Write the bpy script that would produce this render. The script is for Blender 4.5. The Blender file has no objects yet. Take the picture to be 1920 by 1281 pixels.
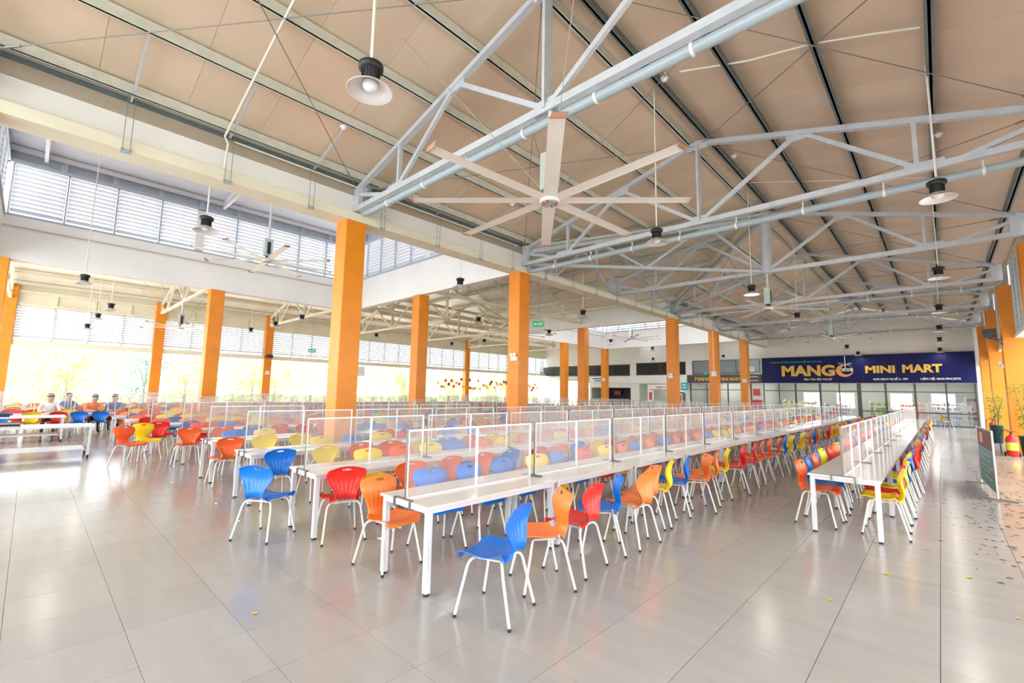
import bpy, bmesh, math, random
from mathutils import Vector, Matrix
random.seed(7)
R = math.radians
scn = bpy.context.scene
COL = scn.collection

# ------------------------------------------------------------------ camera, sky, exposure
H = 1.733
yaw, pit, rol = .75683, .11111, .018154
fw = Vector((-math.sin(yaw)*math.cos(pit), math.cos(yaw)*math.cos(pit), math.sin(pit)))
rt = Vector((math.cos(yaw), math.sin(yaw), 0)); up = rt.cross(fw)
rt2 = rt*math.cos(rol) + up*math.sin(rol); up2 = -rt*math.sin(rol) + up*math.cos(rol)
cd = bpy.data.cameras.new('camera'); cam = bpy.data.objects.new('camera', cd); COL.objects.link(cam)
cam.matrix_world = Matrix(((rt2.x, up2.x, -fw.x, 0), (rt2.y, up2.y, -fw.y, 0), (rt2.z, up2.z, -fw.z, H), (0, 0, 0, 1)))
cd.sensor_width = 36; cd.lens = 847.5*36/1920; cd.clip_end = 500; cd.clip_start = .05
scn.camera = cam
w = bpy.data.worlds.new('sky'); scn.world = w; w.use_nodes = True
bg = w.node_tree.nodes['Background']; bg.inputs[0].default_value = (.93, .97, 1, 1); bg.inputs[1].default_value = 2.9
sd = bpy.data.lights.new('sun', 'SUN'); sd.energy = 2.5; sd.angle = R(8); sd.color = (1, .95, .86)
sun = bpy.data.objects.new('sun', sd); COL.objects.link(sun); sun.rotation_euler = (R(28), 0, R(-110))
scn.view_settings.view_transform = 'Standard'; scn.view_settings.look = 'None'
scn.view_settings.exposure = 1.1; scn.view_settings.gamma = 1; scn.view_settings.use_curve_mapping = False
cy = scn.cycles
cy.max_bounces = 9; cy.diffuse_bounces = 6; cy.glossy_bounces = 4; cy.transmission_bounces = 4; cy.transparent_max_bounces = 20
cy.caustics_reflective = False; cy.caustics_refractive = False; cy.sample_clamp_indirect = 6
cy.use_denoising = True

# ------------------------------------------------------------------ materials
def mat(name, c, rough=.5, metal=0., spec=.5, noise=0., scale=8., bump=0., stretch=None, emit=None, trans=None):
    m = bpy.data.materials.new(name); m.use_nodes = True
    nt = m.node_tree; N = nt.nodes; L = nt.links; p = N['Principled BSDF']
    p.inputs['Base Color'].default_value = (*c, 1); p.inputs['Roughness'].default_value = rough
    p.inputs['Metallic'].default_value = metal; p.inputs['Specular IOR Level'].default_value = spec
    if noise or bump:
        tc = N.new('ShaderNodeTexCoord'); nz = N.new('ShaderNodeTexNoise'); nz.inputs['Scale'].default_value = scale
        nz.inputs['Detail'].default_value = 4
        src = tc.outputs['Object']
        if stretch:
            mp = N.new('ShaderNodeMapping'); mp.inputs['Scale'].default_value = stretch; L.new(src, mp.inputs[0]); src = mp.outputs[0]
        L.new(src, nz.inputs['Vector'])
        if noise:
            mx = N.new('ShaderNodeMixRGB'); mx.blend_type = 'MULTIPLY'; mx.inputs[0].default_value = 1; mx.inputs[1].default_value = (*c, 1)
            rp = N.new('ShaderNodeMapRange'); rp.inputs[1].default_value = .3; rp.inputs[2].default_value = .7
            rp.inputs[3].default_value = 1-noise; rp.inputs[4].default_value = 1+noise*.4
            L.new(nz.outputs['Fac'], rp.inputs[0]); L.new(rp.outputs[0], mx.inputs[2]); L.new(mx.outputs[0], p.inputs['Base Color'])
        if bump:
            b = N.new('ShaderNodeBump'); b.inputs['Strength'].default_value = bump; b.inputs['Distance'].default_value = .01
            L.new(nz.outputs['Fac'], b.inputs['Height']); L.new(b.outputs[0], p.inputs['Normal'])
    if emit:
        p.inputs['Emission Color'].default_value = (*c, 1); p.inputs['Emission Strength'].default_value = emit
    if trans:
        tr = N.new('ShaderNodeBsdfTranslucent'); tr.inputs[0].default_value = (*c, 1); ms = N.new('ShaderNodeMixShader')
        ms.inputs[0].default_value = trans; L.new(p.outputs[0], ms.inputs[1]); L.new(tr.outputs[0], ms.inputs[2])
        L.new(ms.outputs[0], N['Material Output'].inputs[0])
    return m
M = {}
M['blue'] = mat('blue_plastic', (.002, .165, .66), .34, noise=.06, scale=3)
M['orange'] = mat('orange_plastic', (.88, .13, .025), .36, noise=.06, scale=3)
M['orange_lit'] = mat('orange_plastic_lit', (.92, .22, .04), .36, noise=.06, scale=3)  # the orange plastic again, with its lit tone put into the colour
M['red'] = mat('red_plastic', (.78, .025, .018), .34, noise=.06, scale=3)
M['yellow'] = mat('yellow_plastic', (.92, .66, .01), .34, noise=.06, scale=3)
M['legs'] = mat('cream_painted_steel', (.72, .72, .68), .3, .1, noise=.05)
M['rubber'] = mat('black_rubber', (.015, .015, .02), .6, noise=.1)
M['white_top'] = mat('white_laminate', (.66, .635, .59), .12, noise=.03, scale=2)
M['white_steel'] = mat('white_powder_steel', (.62, .63, .66), .3, noise=.03)
M['alu'] = mat('white_aluminium', (.66, .66, .66), .3, .2, noise=.03)
M['bracket'] = mat('grey_clamp_steel', (.17, .15, .13), .4, .5, noise=.05)
M['beam'] = mat('cream_beam_paint', (.78, .74, .58), .55, noise=.06, scale=2, bump=.05)
M['wall'] = mat('white_wall_paint', (.80, .78, .74), .6, noise=.04, scale=1.2, bump=.03)
M['fascia'] = mat('off_white_render', (.84, .83, .80), .55, noise=.05, scale=.8, bump=.03)
M['col'] = mat('orange_column_paint', (.78, .25, .006), .42, noise=.10, scale=1.6, bump=.08)
M['steel'] = mat('grey_truss_paint', (.58, .62, .67), .4, .15, noise=.10, scale=5)
M['tan'] = mat('tan_flashing', (.42, .35, .27), .5, noise=.06)
M['steel_d'] = mat('dark_grey_purlin_paint', (.17, .22, .23), .4, .35, noise=.15, scale=6)
M['galv'] = mat('galvanised_purlin', (.72, .76, .68), .35, .35, noise=.12, scale=5)
M['pipe'] = mat('grey_pvc_pipe', (.36, .43, .47), .3, noise=.06, scale=4)
M['foil'] = mat('foil_insulation', (.82, .665, .51), .38, .3, noise=.10, scale=.7, bump=.12)
M['foil_lit'] = mat('foil_insulation_lit', (.86, .79, .68), .4, .25, noise=.06, scale=.7, bump=.1)  # same foil, stronger light on outer and cross roofs put into its colour
M['foil_back'] = mat('roof_backing', (.55, .50, .46), .6, noise=.05)
M['slat'] = mat('pale_louvre_blade', (.62, .64, .68), .4, noise=.05, scale=2)
M['frame_b'] = mat('blue_grey_window_frame', (.42, .47, .54), .4, noise=.05)
M['black'] = mat('black_metal', (.02, .02, .022), .45, .3, noise=.1)
M['white'] = mat('white_plastic', (.8, .8, .78), .4, noise=.03)
M['reflector'] = mat('satin_reflector', (.82, .80, .78), .35, .3, noise=.03)
M['dome'] = mat('opal_lamp_dome', (.85, .88, .92), .3, noise=.02)
M['blade'] = mat('cream_fan_blade', (.88, .84, .78), .35, .1, noise=.04, scale=2)
M['fanred'] = mat('fan_badge_red', (.60, .06, .03), .4, noise=.05)
M['fangreen'] = mat('fan_badge_green', (.25, .55, .42), .4, noise=.05)
M['brownend'] = mat('brown_winglet', (.35, .18, .12), .4, noise=.05)
M['motor'] = mat('motor_grey_green', (.45, .52, .48), .4, .3, noise=.05)
M['conduit'] = mat('white_conduit', (.80, .78, .70), .5, noise=.03)
M['wire'] = mat('steel_wire', (.30, .30, .29), .4, .6, noise=.05)
M['navy'] = mat('navy_sign_panel', (.003, .006, .085), .5, spec=.25, noise=.08, scale=1.5)
M['navyd'] = mat('navy_sign_seam', (.003, .006, .07), .4, noise=.05)
M['gold'] = mat('gold_letter', (.80, .50, .10), .5, spec=.2, noise=.06, scale=4)
M['pinkish'] = mat('mango_orange', (.88, .33, .08), .4, noise=.06, scale=3)
M['teal'] = mat('teal_letter', (.02, .42, .33), .4, noise=.05)
M['wht'] = mat('white_letter', (.85, .85, .82), .4, noise=.03)
M['cream_l'] = mat('cream_letter', (.85, .68, .34), .4, noise=.03)
M['brown'] = mat('dark_brown_sign', (.045, .02, .03), .35, noise=.08, scale=2)
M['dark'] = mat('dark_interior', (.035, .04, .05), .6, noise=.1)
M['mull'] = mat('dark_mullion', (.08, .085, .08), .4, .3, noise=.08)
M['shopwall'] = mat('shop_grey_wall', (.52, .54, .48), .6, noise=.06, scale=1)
M['wgrid'] = mat('white_wire_mesh', (.8, .82, .85), .4, noise=.02)
M['redp'] = mat('red_enamel', (.62, .02, .02), .3, noise=.06)
M['ylabel'] = mat('yellow_label', (.65, .70, .06), .5, noise=.15, scale=30)
M['pot'] = mat('dark_green_pot', (.02, .06, .05), .35, noise=.1)
M['bamboo'] = mat('bamboo_leaf', (.16, .38, .06), .5, noise=.2, scale=5, trans=.3)
M['stem'] = mat('green_stem', (.14, .22, .06), .5, noise=.2)
M['leaf'] = mat('bright_foliage', (.42, .52, .10), .5, noise=.3, scale=.7, trans=.35)
M['leafb'] = mat('blue_green_foliage', (.16, .30, .28), .5, noise=.3, scale=.7, trans=.25)
M['bark'] = mat('grey_bark', (.28, .24, .18), .8, noise=.3, scale=6, bump=.3)
M['ground'] = mat('pale_concrete_yard', (.60, .60, .54), .8, noise=.08, scale=.6, bump=.1)
M['grass'] = mat('pale_lawn', (.36, .44, .16), .9, noise=.25, scale=3, bump=.3)
M['grout'] = mat('dark_grout', (.24, .23, .21), .7, noise=.1)
M['dleaf'] = mat('dead_leaf_brown', (.16, .08, .04), .7, noise=.3, scale=20)
M['yleaf'] = mat('fallen_yellow_leaf', (.72, .50, .05), .6, noise=.2, scale=20)
M['paper'] = mat('paper_scrap_white', (.8, .76, .72), .6, noise=.05)
M['skin'] = mat('skin_tone', (.60, .36, .25), .5, noise=.05)
M['hair'] = mat('dark_hair', (.03, .03, .04), .5, noise=.1)
M['exitg'] = mat('exit_green', (.0, .26, .09), .4, noise=.03, emit=.3)
M['lit'] = mat('shop_tube_light', (1, 1, .96), .4, emit=30)
M['tealb'] = mat('banner_teal', (.12, .42, .42), .5, noise=.08, scale=3)
M['bannerb'] = mat('banner_brown', (.13, .05, .03), .5, noise=.08, scale=3)
M['tealsign'] = mat('teal_box_sign', (.02, .42, .40), .4, noise=.05)
M['wood'] = mat('light_wood_counter', (.55, .38, .12), .5, noise=.15, scale=5, stretch=(1, 1, 8))
for k, c in dict(pa=(.6, .08, .06), pb=(.1, .4, .1), pc=(.7, .5, .06), pd=(.1, .2, .5), pe=(.65, .6, .55), pf=(.7, .22, .05)).items():
    M[k] = mat('packaging_'+k, c, .4, noise=.2, scale=9)

def tile_mat():
    m = bpy.data.materials.new('polished_floor_tile'); m.use_nodes = True; nt = m.node_tree; N = nt.nodes; L = nt.links
    p = N['Principled BSDF']; g = N.new('ShaderNodeNewGeometry')
    s = N.new('ShaderNodeVectorMath'); s.operation = 'ADD'; s.inputs[1].default_value = (100*.6+.11, 100*.6-.025, 0)
    d = N.new('ShaderNodeVectorMath'); d.operation = 'DIVIDE'; d.inputs[1].default_value = (.6, .6, 50)
    fl = N.new('ShaderNodeVectorMath'); fl.operation = 'FLOOR'
    wn = N.new('ShaderNodeTexWhiteNoise'); L.new(g.outputs['Position'], s.inputs[0]); L.new(s.outputs[0], d.inputs[0]); L.new(d.outputs[0], fl.inputs[0]); L.new(fl.outputs[0], wn.inputs['Vector'])
    nz = N.new('ShaderNodeTexNoise'); nz.inputs['Scale'].default_value = 1.2; nz.inputs['Detail'].default_value = 5
    mp = N.new('ShaderNodeMapping'); mp.inputs['Scale'].default_value = (1, 6, 1); L.new(g.outputs['Position'], mp.inputs[0]); L.new(mp.outputs[0], nz.inputs['Vector'])
    cr = N.new('ShaderNodeValToRGB'); cr.color_ramp.elements[0].color = (.34, .322, .30, 1); cr.color_ramp.elements[1].color = (.42, .40, .375, 1)
    ad = N.new('ShaderNodeMath'); ad.operation = 'MULTIPLY_ADD'; ad.inputs[1].default_value = .35; L.new(wn.outputs['Value'], ad.inputs[0]); L.new(nz.outputs['Fac'], ad.inputs[2])
    sb = N.new('ShaderNodeMath'); sb.operation = 'SUBTRACT'; sb.inputs[1].default_value = .15; L.new(ad.outputs[0], sb.inputs[0]); L.new(sb.outputs[0], cr.inputs[0])
    L.new(cr.outputs[0], p.inputs['Base Color'])
    rr = N.new('ShaderNodeMapRange'); rr.inputs[3].default_value = .13; rr.inputs[4].default_value = .24; L.new(nz.outputs['Fac'], rr.inputs[0]); L.new(rr.outputs[0], p.inputs['Roughness'])
    p.inputs['Specular IOR Level'].default_value = .6
    return m
M['tile'] = tile_mat()
def pane_mat(name, base, milk, tint=(1, 1, 1)):
    m = bpy.data.materials.new(name); m.use_nodes = True; nt = m.node_tree; N = nt.nodes; L = nt.links
    p = N['Principled BSDF']; p.inputs['Base Color'].default_value = (*milk, 1); p.inputs['Roughness'].default_value = .08
    t = N.new('ShaderNodeBsdfTransparent'); t.inputs[0].default_value = (*tint, 1)
    lw = N.new('ShaderNodeLayerWeight'); lw.inputs[0].default_value = .25
    nz = N.new('ShaderNodeTexNoise'); nz.inputs['Scale'].default_value = 3
    mr = N.new('ShaderNodeMapRange'); mr.inputs[3].default_value = base*.6; mr.inputs[4].default_value = base*1.5; L.new(nz.outputs['Fac'], mr.inputs[0])
    ad = N.new('ShaderNodeMath'); ad.operation = 'ADD'; ad.use_clamp = True
    ml = N.new('ShaderNodeMath'); ml.operation = 'MULTIPLY'; ml.inputs[1].default_value = .2
    L.new(lw.outputs['Fresnel'], ml.inputs[0]); L.new(ml.outputs[0], ad.inputs[0]); L.new(mr.outputs[0], ad.inputs[1])
    mx = N.new('ShaderNodeMixShader'); L.new(ad.outputs[0], mx.inputs[0]); L.new(t.outputs[0], mx.inputs[1]); L.new(p.outputs[0], mx.inputs[2])
    L.new(mx.outputs[0], N['Material Output'].inputs[0]); return m
M['pane'] = pane_mat('clear_acrylic_pane', .105, (.62, .615, .61))
M['glass'] = pane_mat('shop_glass', .06, (.6, .65, .65))

# ------------------------------------------------------------------ mesh helpers
class MB:
    def __init__(s, o=(0, 0, 0)): s.v = []; s.f = []; s.m = []; s.sm = []; s.o = Vector(o); s.ms = []
    def mi(s, m):
        if m not in s.ms: s.ms.append(m)
        return s.ms.index(m)
    def add(s, vs, fs, m, smooth=False):
        b = len(s.v); i = s.mi(m); s.v += [Vector(v)-s.o for v in vs]
        for f in fs: s.f.append([b+k for k in f]); s.m.append(i); s.sm.append(smooth)
        return s
    def box(s, x0, y0, z0, x1, y1, z1, m):
        vs = [(x, y, z) for z in (z0, z1) for y in (y0, y1) for x in (x0, x1)]
        return s.add(vs, [(0, 2, 3, 1), (4, 5, 7, 6), (0, 1, 5, 4), (2, 6, 7, 3), (0, 4, 6, 2), (1, 3, 7, 5)], m)
    def bar(s, a, b, wd, ht, m, upv=(0, 0, 1)):
        a = Vector(a); b = Vector(b); d = (b-a).normalized(); u = Vector(upv)
        if abs(d.dot(u)) > .97: u = Vector((0, 1, 0)) if abs(d.y) < .9 else Vector((1, 0, 0))
        sd_ = d.cross(u).normalized(); u = sd_.cross(d)
        vs = [p+sd_*(i*wd/2)+u*(j*ht/2) for p in (a, b) for j in (-1, 1) for i in (-1, 1)]
        return s.add(vs, [(0, 1, 3, 2), (4, 6, 7, 5), (0, 4, 5, 1), (2, 3, 7, 6), (0, 2, 6, 4), (1, 5, 7, 3)], m)
    def tube(s, pts, r, m, n=8, cap=True):
        pts = [Vector(p) for p in pts]; rings = []; pr = None
        for i, p in enumerate(pts):
            d = ((pts[i+1] if i+1 < len(pts) else p)-(pts[i-1] if i else p)).normalized()
            if pr is None: u = d.orthogonal().normalized()
            else: u = (pr-d*pr.dot(d)).normalized()
            pr = u; v = d.cross(u); rr = r[i] if isinstance(r, (list, tuple)) else r
            rings.append([p+u*(rr*math.cos(t*math.tau/n))+v*(rr*math.sin(t*math.tau/n)) for t in range(n)])
        vs = [q for g in rings for q in g]; fs = []
        for i in range(len(pts)-1):
            for t in range(n): fs.append((i*n+t, i*n+(t+1) % n, (i+1)*n+(t+1) % n, (i+1)*n+t))
        s.add(vs, fs, m, True)
        if cap: s.add(rings[0], [tuple(range(n))[::-1]], m); s.add(rings[-1], [tuple(range(n))], m)
        return s
    def lathe(s, prof, c, m, n=16, smooth=True):
        vs = [(c[0]+r*math.cos(t*math.tau/n), c[1]+r*math.sin(t*math.tau/n), c[2]+z) for r, z in prof for t in range(n)]
        fs = [(i*n+t, i*n+(t+1) % n, (i+1)*n+(t+1) % n, (i+1)*n+t) for i in range(len(prof)-1) for t in range(n)]
        return s.add(vs, fs, m, smooth)
    def mesh(s, name):
        me = bpy.data.meshes.new(name); me.from_pydata(s.v, [], s.f)
        for k in s.ms: me.materials.append(M[k])
        me.polygons.foreach_set('material_index', s.m); me.polygons.foreach_set('use_smooth', s.sm); me.update(); return me
    def build(s, name, parent=None, **kw): return obj(name, s.mesh(name), parent, loc=s.o if parent is None else None, **kw)
def obj(name, me, parent=None, loc=None, rz=0., label=None, cat=None, group=None, kind=None):
    o = bpy.data.objects.new(name, me); COL.objects.link(o)
    if loc is not None: o.location = loc
    if rz: o.rotation_euler = (0, 0, rz)
    if parent: o.parent = parent
    if label: o['label'] = label
    if cat: o['category'] = cat
    if group: o['group'] = group
    if kind: o['kind'] = kind
    return o
def thing(name, label, cat, loc=(0, 0, 0), rz=0., group=None, kind=None):
    return obj(name, None, None, loc, rz, label, cat, group, kind)
def struct(name, mb, label=None):
    o = mb.build(name, kind='structure')
    if label: o['label'] = label
    return o
def box(name, a, b, m, parent=None, **kw):
    mb = MB(a if parent is None else (0, 0, 0)); mb.box(*a, *b, m)
    return mb.build(name, parent, **kw)
def copytree(o, parent=None):
    c = o.copy(); COL.objects.link(c)
    if parent: c.parent = parent
    for ch in list(o.children): copytree(ch, c)
    return c
def place(proto, first, loc, rz=0., label=None, group=None):
    r = proto if first else copytree(proto)
    r.location = loc; r.rotation_euler = (0, 0, rz)
    if label: r['label'] = label
    if group: r['group'] = group
    return r
ORD = ['first', 'second', 'third', 'fourth', 'fifth', 'sixth', 'seventh', 'eighth', 'ninth', 'tenth', 'eleventh', 'twelfth', 'thirteenth', 'fourteenth', 'fifteenth', 'sixteenth', 'seventeenth', 'eighteenth', 'nineteenth']
TENS = ['', '', 'twenty', 'thirty', 'forty', 'fifty', 'sixty', 'seventy']
def ordn(i):
    if i < 19: return ORD[i]
    n = i+1; t, u = divmod(n, 10)
    return (TENS[t][:-1]+'ieth') if u == 0 else TENS[t]+'-'+ORD[u-1]
def clip(poly, a, b, c):            # keep a*x+b*y<=c
    out = []
    for i in range(len(poly)):
        p, q = poly[i], poly[(i+1) % len(poly)]; dp = a*p[0]+b*p[1]-c; dq = a*q[0]+b*q[1]-c
        if dp <= 0: out.append(p)
        if dp*dq < 0: t = dp/(dp-dq); out.append((p[0]+t*(q[0]-p[0]), p[1]+t*(q[1]-p[1])))
    return out

# ------------------------------------------------------------------ floor
XR = 3.2
fl = MB(); fl.box(-34, -8, -.15, XR, 48, -.006, 'grout'); floor = struct('floor', fl)
tm = MB(); tm.box(.0022, .0013, -.006, .5978, .5987, 0, 'tile'); tmesh = tm.mesh('tile')
def project(x, y, z):
    d = Vector((x, y, z-H)); c = d.dot(fw)
    if c < .05: return None
    return 960+847.5*d.dot(rt2)/c, 640.5-847.5*d.dot(up2)/c, c
cells = []
for i in range(-57, 6):
    for j in range(-13, 80):
        cells.append((-.11+.6*i, .025+.6*j))
def vis(x, y):
    p = project(x+.3, y+.3, 0)
    return p and -150 < p[0] < 2070 and p[1] < 1420
cells.sort(key=lambda c: (0 if vis(*c) else 1, math.hypot(c[0]+.3, c[1]+.3)))
for c in cells[:298]: obj('tile', tmesh, floor, (c[0], c[1], 0))
rest = MB()
for x, y in cells[298:]:
    rest.add([(x+.0022, y+.0013, 0), (x+.5978, y+.0013, 0), (x+.5978, y+.5987, 0), (x+.0022, y+.5987, 0)], [(0, 1, 2, 3)], 'tile')
ro = rest.build('distant_tiles', floor); ro['kind'] = 'stuff'
# yard and lawn outside
struct('trim_1', MB().box(-60, -40, -.3, -34, 70, -.16, 'ground'), 'pale yard outside the open window side')
struct('trim_2', MB().box(XR, -40, -.3, 40, 70, -.16, 'ground'), 'pale yard beyond the right-hand columns')
struct('trim_3', MB().box(-120, -60, -.6, -60, 120, -.2, 'grass'), 'lawn beyond the yard')

# ------------------------------------------------------------------ roofs
RX, RZ, SL, EX = -4.05, 8.33, .27, 6.05         # main ridge
OX = -27.45                                        # outer ridge
YC = 16.9; XL, XRR = -10.1, 2.0
def zmain(x, y): return RZ-SL*abs(x-RX)
def zcross(x, y): return RZ-SL*abs(y-YC)
def zout(x, y): return RZ-SL*abs(x-OX)
panels = []
def strip_poly(poly, axis, step, zf, c0):
    lo = min(p[axis] for p in poly); hi = max(p[axis] for p in poly); k = math.floor((lo-c0)/step)
    while c0+k*step < hi:
        a = c0+k*step; n = (1, 0) if axis == 0 else (0, 1)
        q = clip(clip(poly, n[0], n[1], a+step-.002), -n[0], -n[1], -(a+.002))
        if len(q) > 2:
            ar = sum(q[i][0]*q[(i+1) % len(q)][1]-q[(i+1) % len(q)][0]*q[i][1] for i in range(len(q)))
            if abs(ar) > .02: panels.append((q if ar > 0 else q[::-1], zf, 'foil' if zf is zmain else 'foil_lit'))
        k += 1
ceil = MB()
def sheet(poly, zf, lift=.03):
    a = sum(poly[i][0]*poly[(i+1) % len(poly)][1]-poly[(i+1) % len(poly)][0]*poly[i][1] for i in range(len(poly)))
    if a < 0: poly = poly[::-1]
    n = len(poly); vs = [(x, y, zf(x, y)+lift) for x, y in poly]+[(x, y, zf(x, y)+lift+.05) for x, y in poly]
    ceil.add(vs, [tuple(range(n))[::-1], tuple(range(n, 2*n))]+[(i, (i+1) % n, (i+1) % n+n, i+n) for i in range(n)], 'foil_back')
slopes = [([(RX, -8), (XRR+.7, -8), (XRR+.7, 40.9), (RX, 40.9)], 1, zmain),
          ([(XL, -8), (RX, -8), (RX, 10.9), (XL, 10.9)], 1, zmain), ([(XL, 22.9), (RX, 22.9), (RX, 40.9), (XL, 40.9)], 1, zmain),
          ([(XL, 10.9), (RX, 10.9), (RX, YC)], 1, zmain), ([(XL, 22.9), (RX, YC), (RX, 22.9)], 1, zmain),
          ([(XL, 10.9), (RX, YC), (OX, YC), (-21.5, 10.9)], 0, zcross), ([(XL, 22.9), (RX, YC), (OX, YC), (-21.5, 22.9)], 0, zcross),
          ([(-34.2, -8), (OX, -8), (OX, 40.9), (-34.2, 40.9)], 1, zout),
          ([(OX, -8), (-21.4, -8), (-21.4, 10.9), (OX, 10.9)], 1, zout), ([(OX, 22.9), (-21.4, 22.9), (-21.4, 40.9), (OX, 40.9)], 1, zout),
          ([(OX, 10.9), (-21.4, 10.9), (OX, YC)], 1, zout), ([(OX, 22.9), (OX, YC), (-21.4, 22.9)], 1, zout),
          ([(-21.4, 34.9), (XL, 34.9), (XL, 40.9), (-21.4, 40.9)], 0, lambda x, y: 6.7+.2*(y-34.9)),
          ([(-21.4, -8), (XL, -8), (XL, -1.2), (-21.4, -1.2)], 0, lambda x, y: 6.7-.2*(y+1.2))]
for poly, ax, zf in slopes:
    sheet(poly, zf); strip_poly(poly, ax, 1.2, zf, .3)
ceiling = struct('ceiling', ceil)
panels.sort(key=lambda p: -min(1, 1/(1+math.hypot(p[0][0][0], p[0][0][1]-6))))
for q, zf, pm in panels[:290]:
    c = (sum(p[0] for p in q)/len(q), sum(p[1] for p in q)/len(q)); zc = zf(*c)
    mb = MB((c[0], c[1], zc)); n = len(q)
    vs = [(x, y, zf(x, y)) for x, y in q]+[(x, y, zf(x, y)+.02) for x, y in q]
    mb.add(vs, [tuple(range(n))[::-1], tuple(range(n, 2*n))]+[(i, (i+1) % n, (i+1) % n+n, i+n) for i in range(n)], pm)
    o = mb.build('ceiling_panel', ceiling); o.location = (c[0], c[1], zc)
# monitor roofs with translucent strips
def monitor_roof(y0, y1, n):
    mb = MB(); x0, x1 = -21.9, -9.5; xm = (x0+x1)/2
    f = lambda x: 10.6-.2*abs(x-xm)
    k = 0; y = y0-.4
    while y < y1+.4:
        wd = 1.25
        for a, b in ((x0, xm), (xm, x1)):
            mb.add([(a, y, f(a)), (b, y, f(b)), (b, y+wd, f(b)), (a, y+wd, f(a)), (a, y, f(a)+.04), (b, y, f(b)+.04), (b, y+wd, f(b)+.04), (a, y+wd, f(a)+.04)],
                   [(3, 2, 1, 0), (4, 5, 6, 7), (0, 1, 5, 4), (2, 3, 7, 6), (1, 2, 6, 5), (3, 0, 4, 7)], 'slat')
        y += wd; k += 1
    struct('ceiling_monitor_%d' % n, mb, 'raised monitor roof with translucent strips')
M['skylight'] = mat('translucent_roof_sheet', (.9, .92, .95), .4, noise=.03, trans=.9)
monitor_roof(-1.2, 10.9, 1); monitor_roof(22.9, 34.9, 2)

# ------------------------------------------------------------------ beams, fascias
BZ = 5.68
struct('trim_4', MB().box(-10.3, -8, BZ, -9.78, 40.9, BZ+.2, 'beam'), 'long cream ledge beam over the near column row')
for n, (a, b) in enumerate([(-8, -1.0), (-1.0, 10.9), (22.9, 40.9)]):
    struct('wall_left_%d' % (n+1), MB().box(-10.2, a, BZ+.2, -9.93, b, 6.62, 'fascia'), 'white fascia wall above the cream beam')
struct('trim_5', MB().box(-9.93, -8, 6.58, -9.86, 10.9, 6.66, 'steel_d').box(-9.93, 22.9, 6.58, -9.86, 40.9, 6.66, 'steel_d'), 'dark eave flashing above the white fascia')
struct('trim_8', MB().box(-9.96, -8, 6.34, -9.9, 10.9, 6.58, 'tan').box(-9.96, 22.9, 6.34, -9.9, 40.9, 6.58, 'tan'), 'tan strip under the eave flashing')
def monitor(n, y0, y1, near=True):
    x0, x1 = -21.75, -10.0
    mb = MB()
    mb.box(x0-.12, y0, BZ, x0+.12+.2, y1, 7.1, 'fascia'); mb.box(x0, y1-.12, BZ, x1-.2, y1+.15, 7.1, 'fascia')
    mb.box(x0, y0-.15, BZ, x1-.2, y0+.12, 7.1, 'fascia')
    mb.box(x1-.1, y0, 6.62, x1+.07, y1, 7.1, 'fascia')
    struct('wall_monitor_%d' % n, mb, 'white fascia band below the monitor louvres')
    mb = MB()          # frieze band with recessed boxes, ring beam under louvres
    for (ax, a, b, pos, sgn) in ((1, y0, y1, x0+.2, 1), (0, x0, x1, y1-.05, -1), (0, x0, x1, y0+.05, 1), (1, y0, y1, x1, -1)):
        L_ = b-a; k = int(L_/1.3); st = L_/k
        def bx(u0, u1, d0, d1, z0, z1, m):
            d0, d1 = sorted((pos+sgn*d0, pos+sgn*d1))
            if ax: mb.box(d0, u0, z0, d1, u1, z1, m)
            else: mb.box(u0, d0, z0, u1, d1, z1, m)
        bx(a, b, -.15, -.05, 8.95, 9.75, 'frame_b'); bx(a, b, -.05, .06, 8.9, 9.02, 'frame_b'); bx(a, b, -.05, .04, 9.42, 9.75, 'frame_b')
        for i in range(k+1): u = a+i*st; bx(max(a, u-.09), min(b, u+.09), -.05, .04, 9.0, 9.45, 'frame_b')
        bx(a, b, -.12, .12, 7.1, 7.17, 'frame_b')
    struct('trim_monitor_%d' % n, mb, 'blue-grey frieze of recessed boxes above the louvres')
monitor(1, -1.2, 10.9); monitor(2, 22.9, 34.9)

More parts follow.
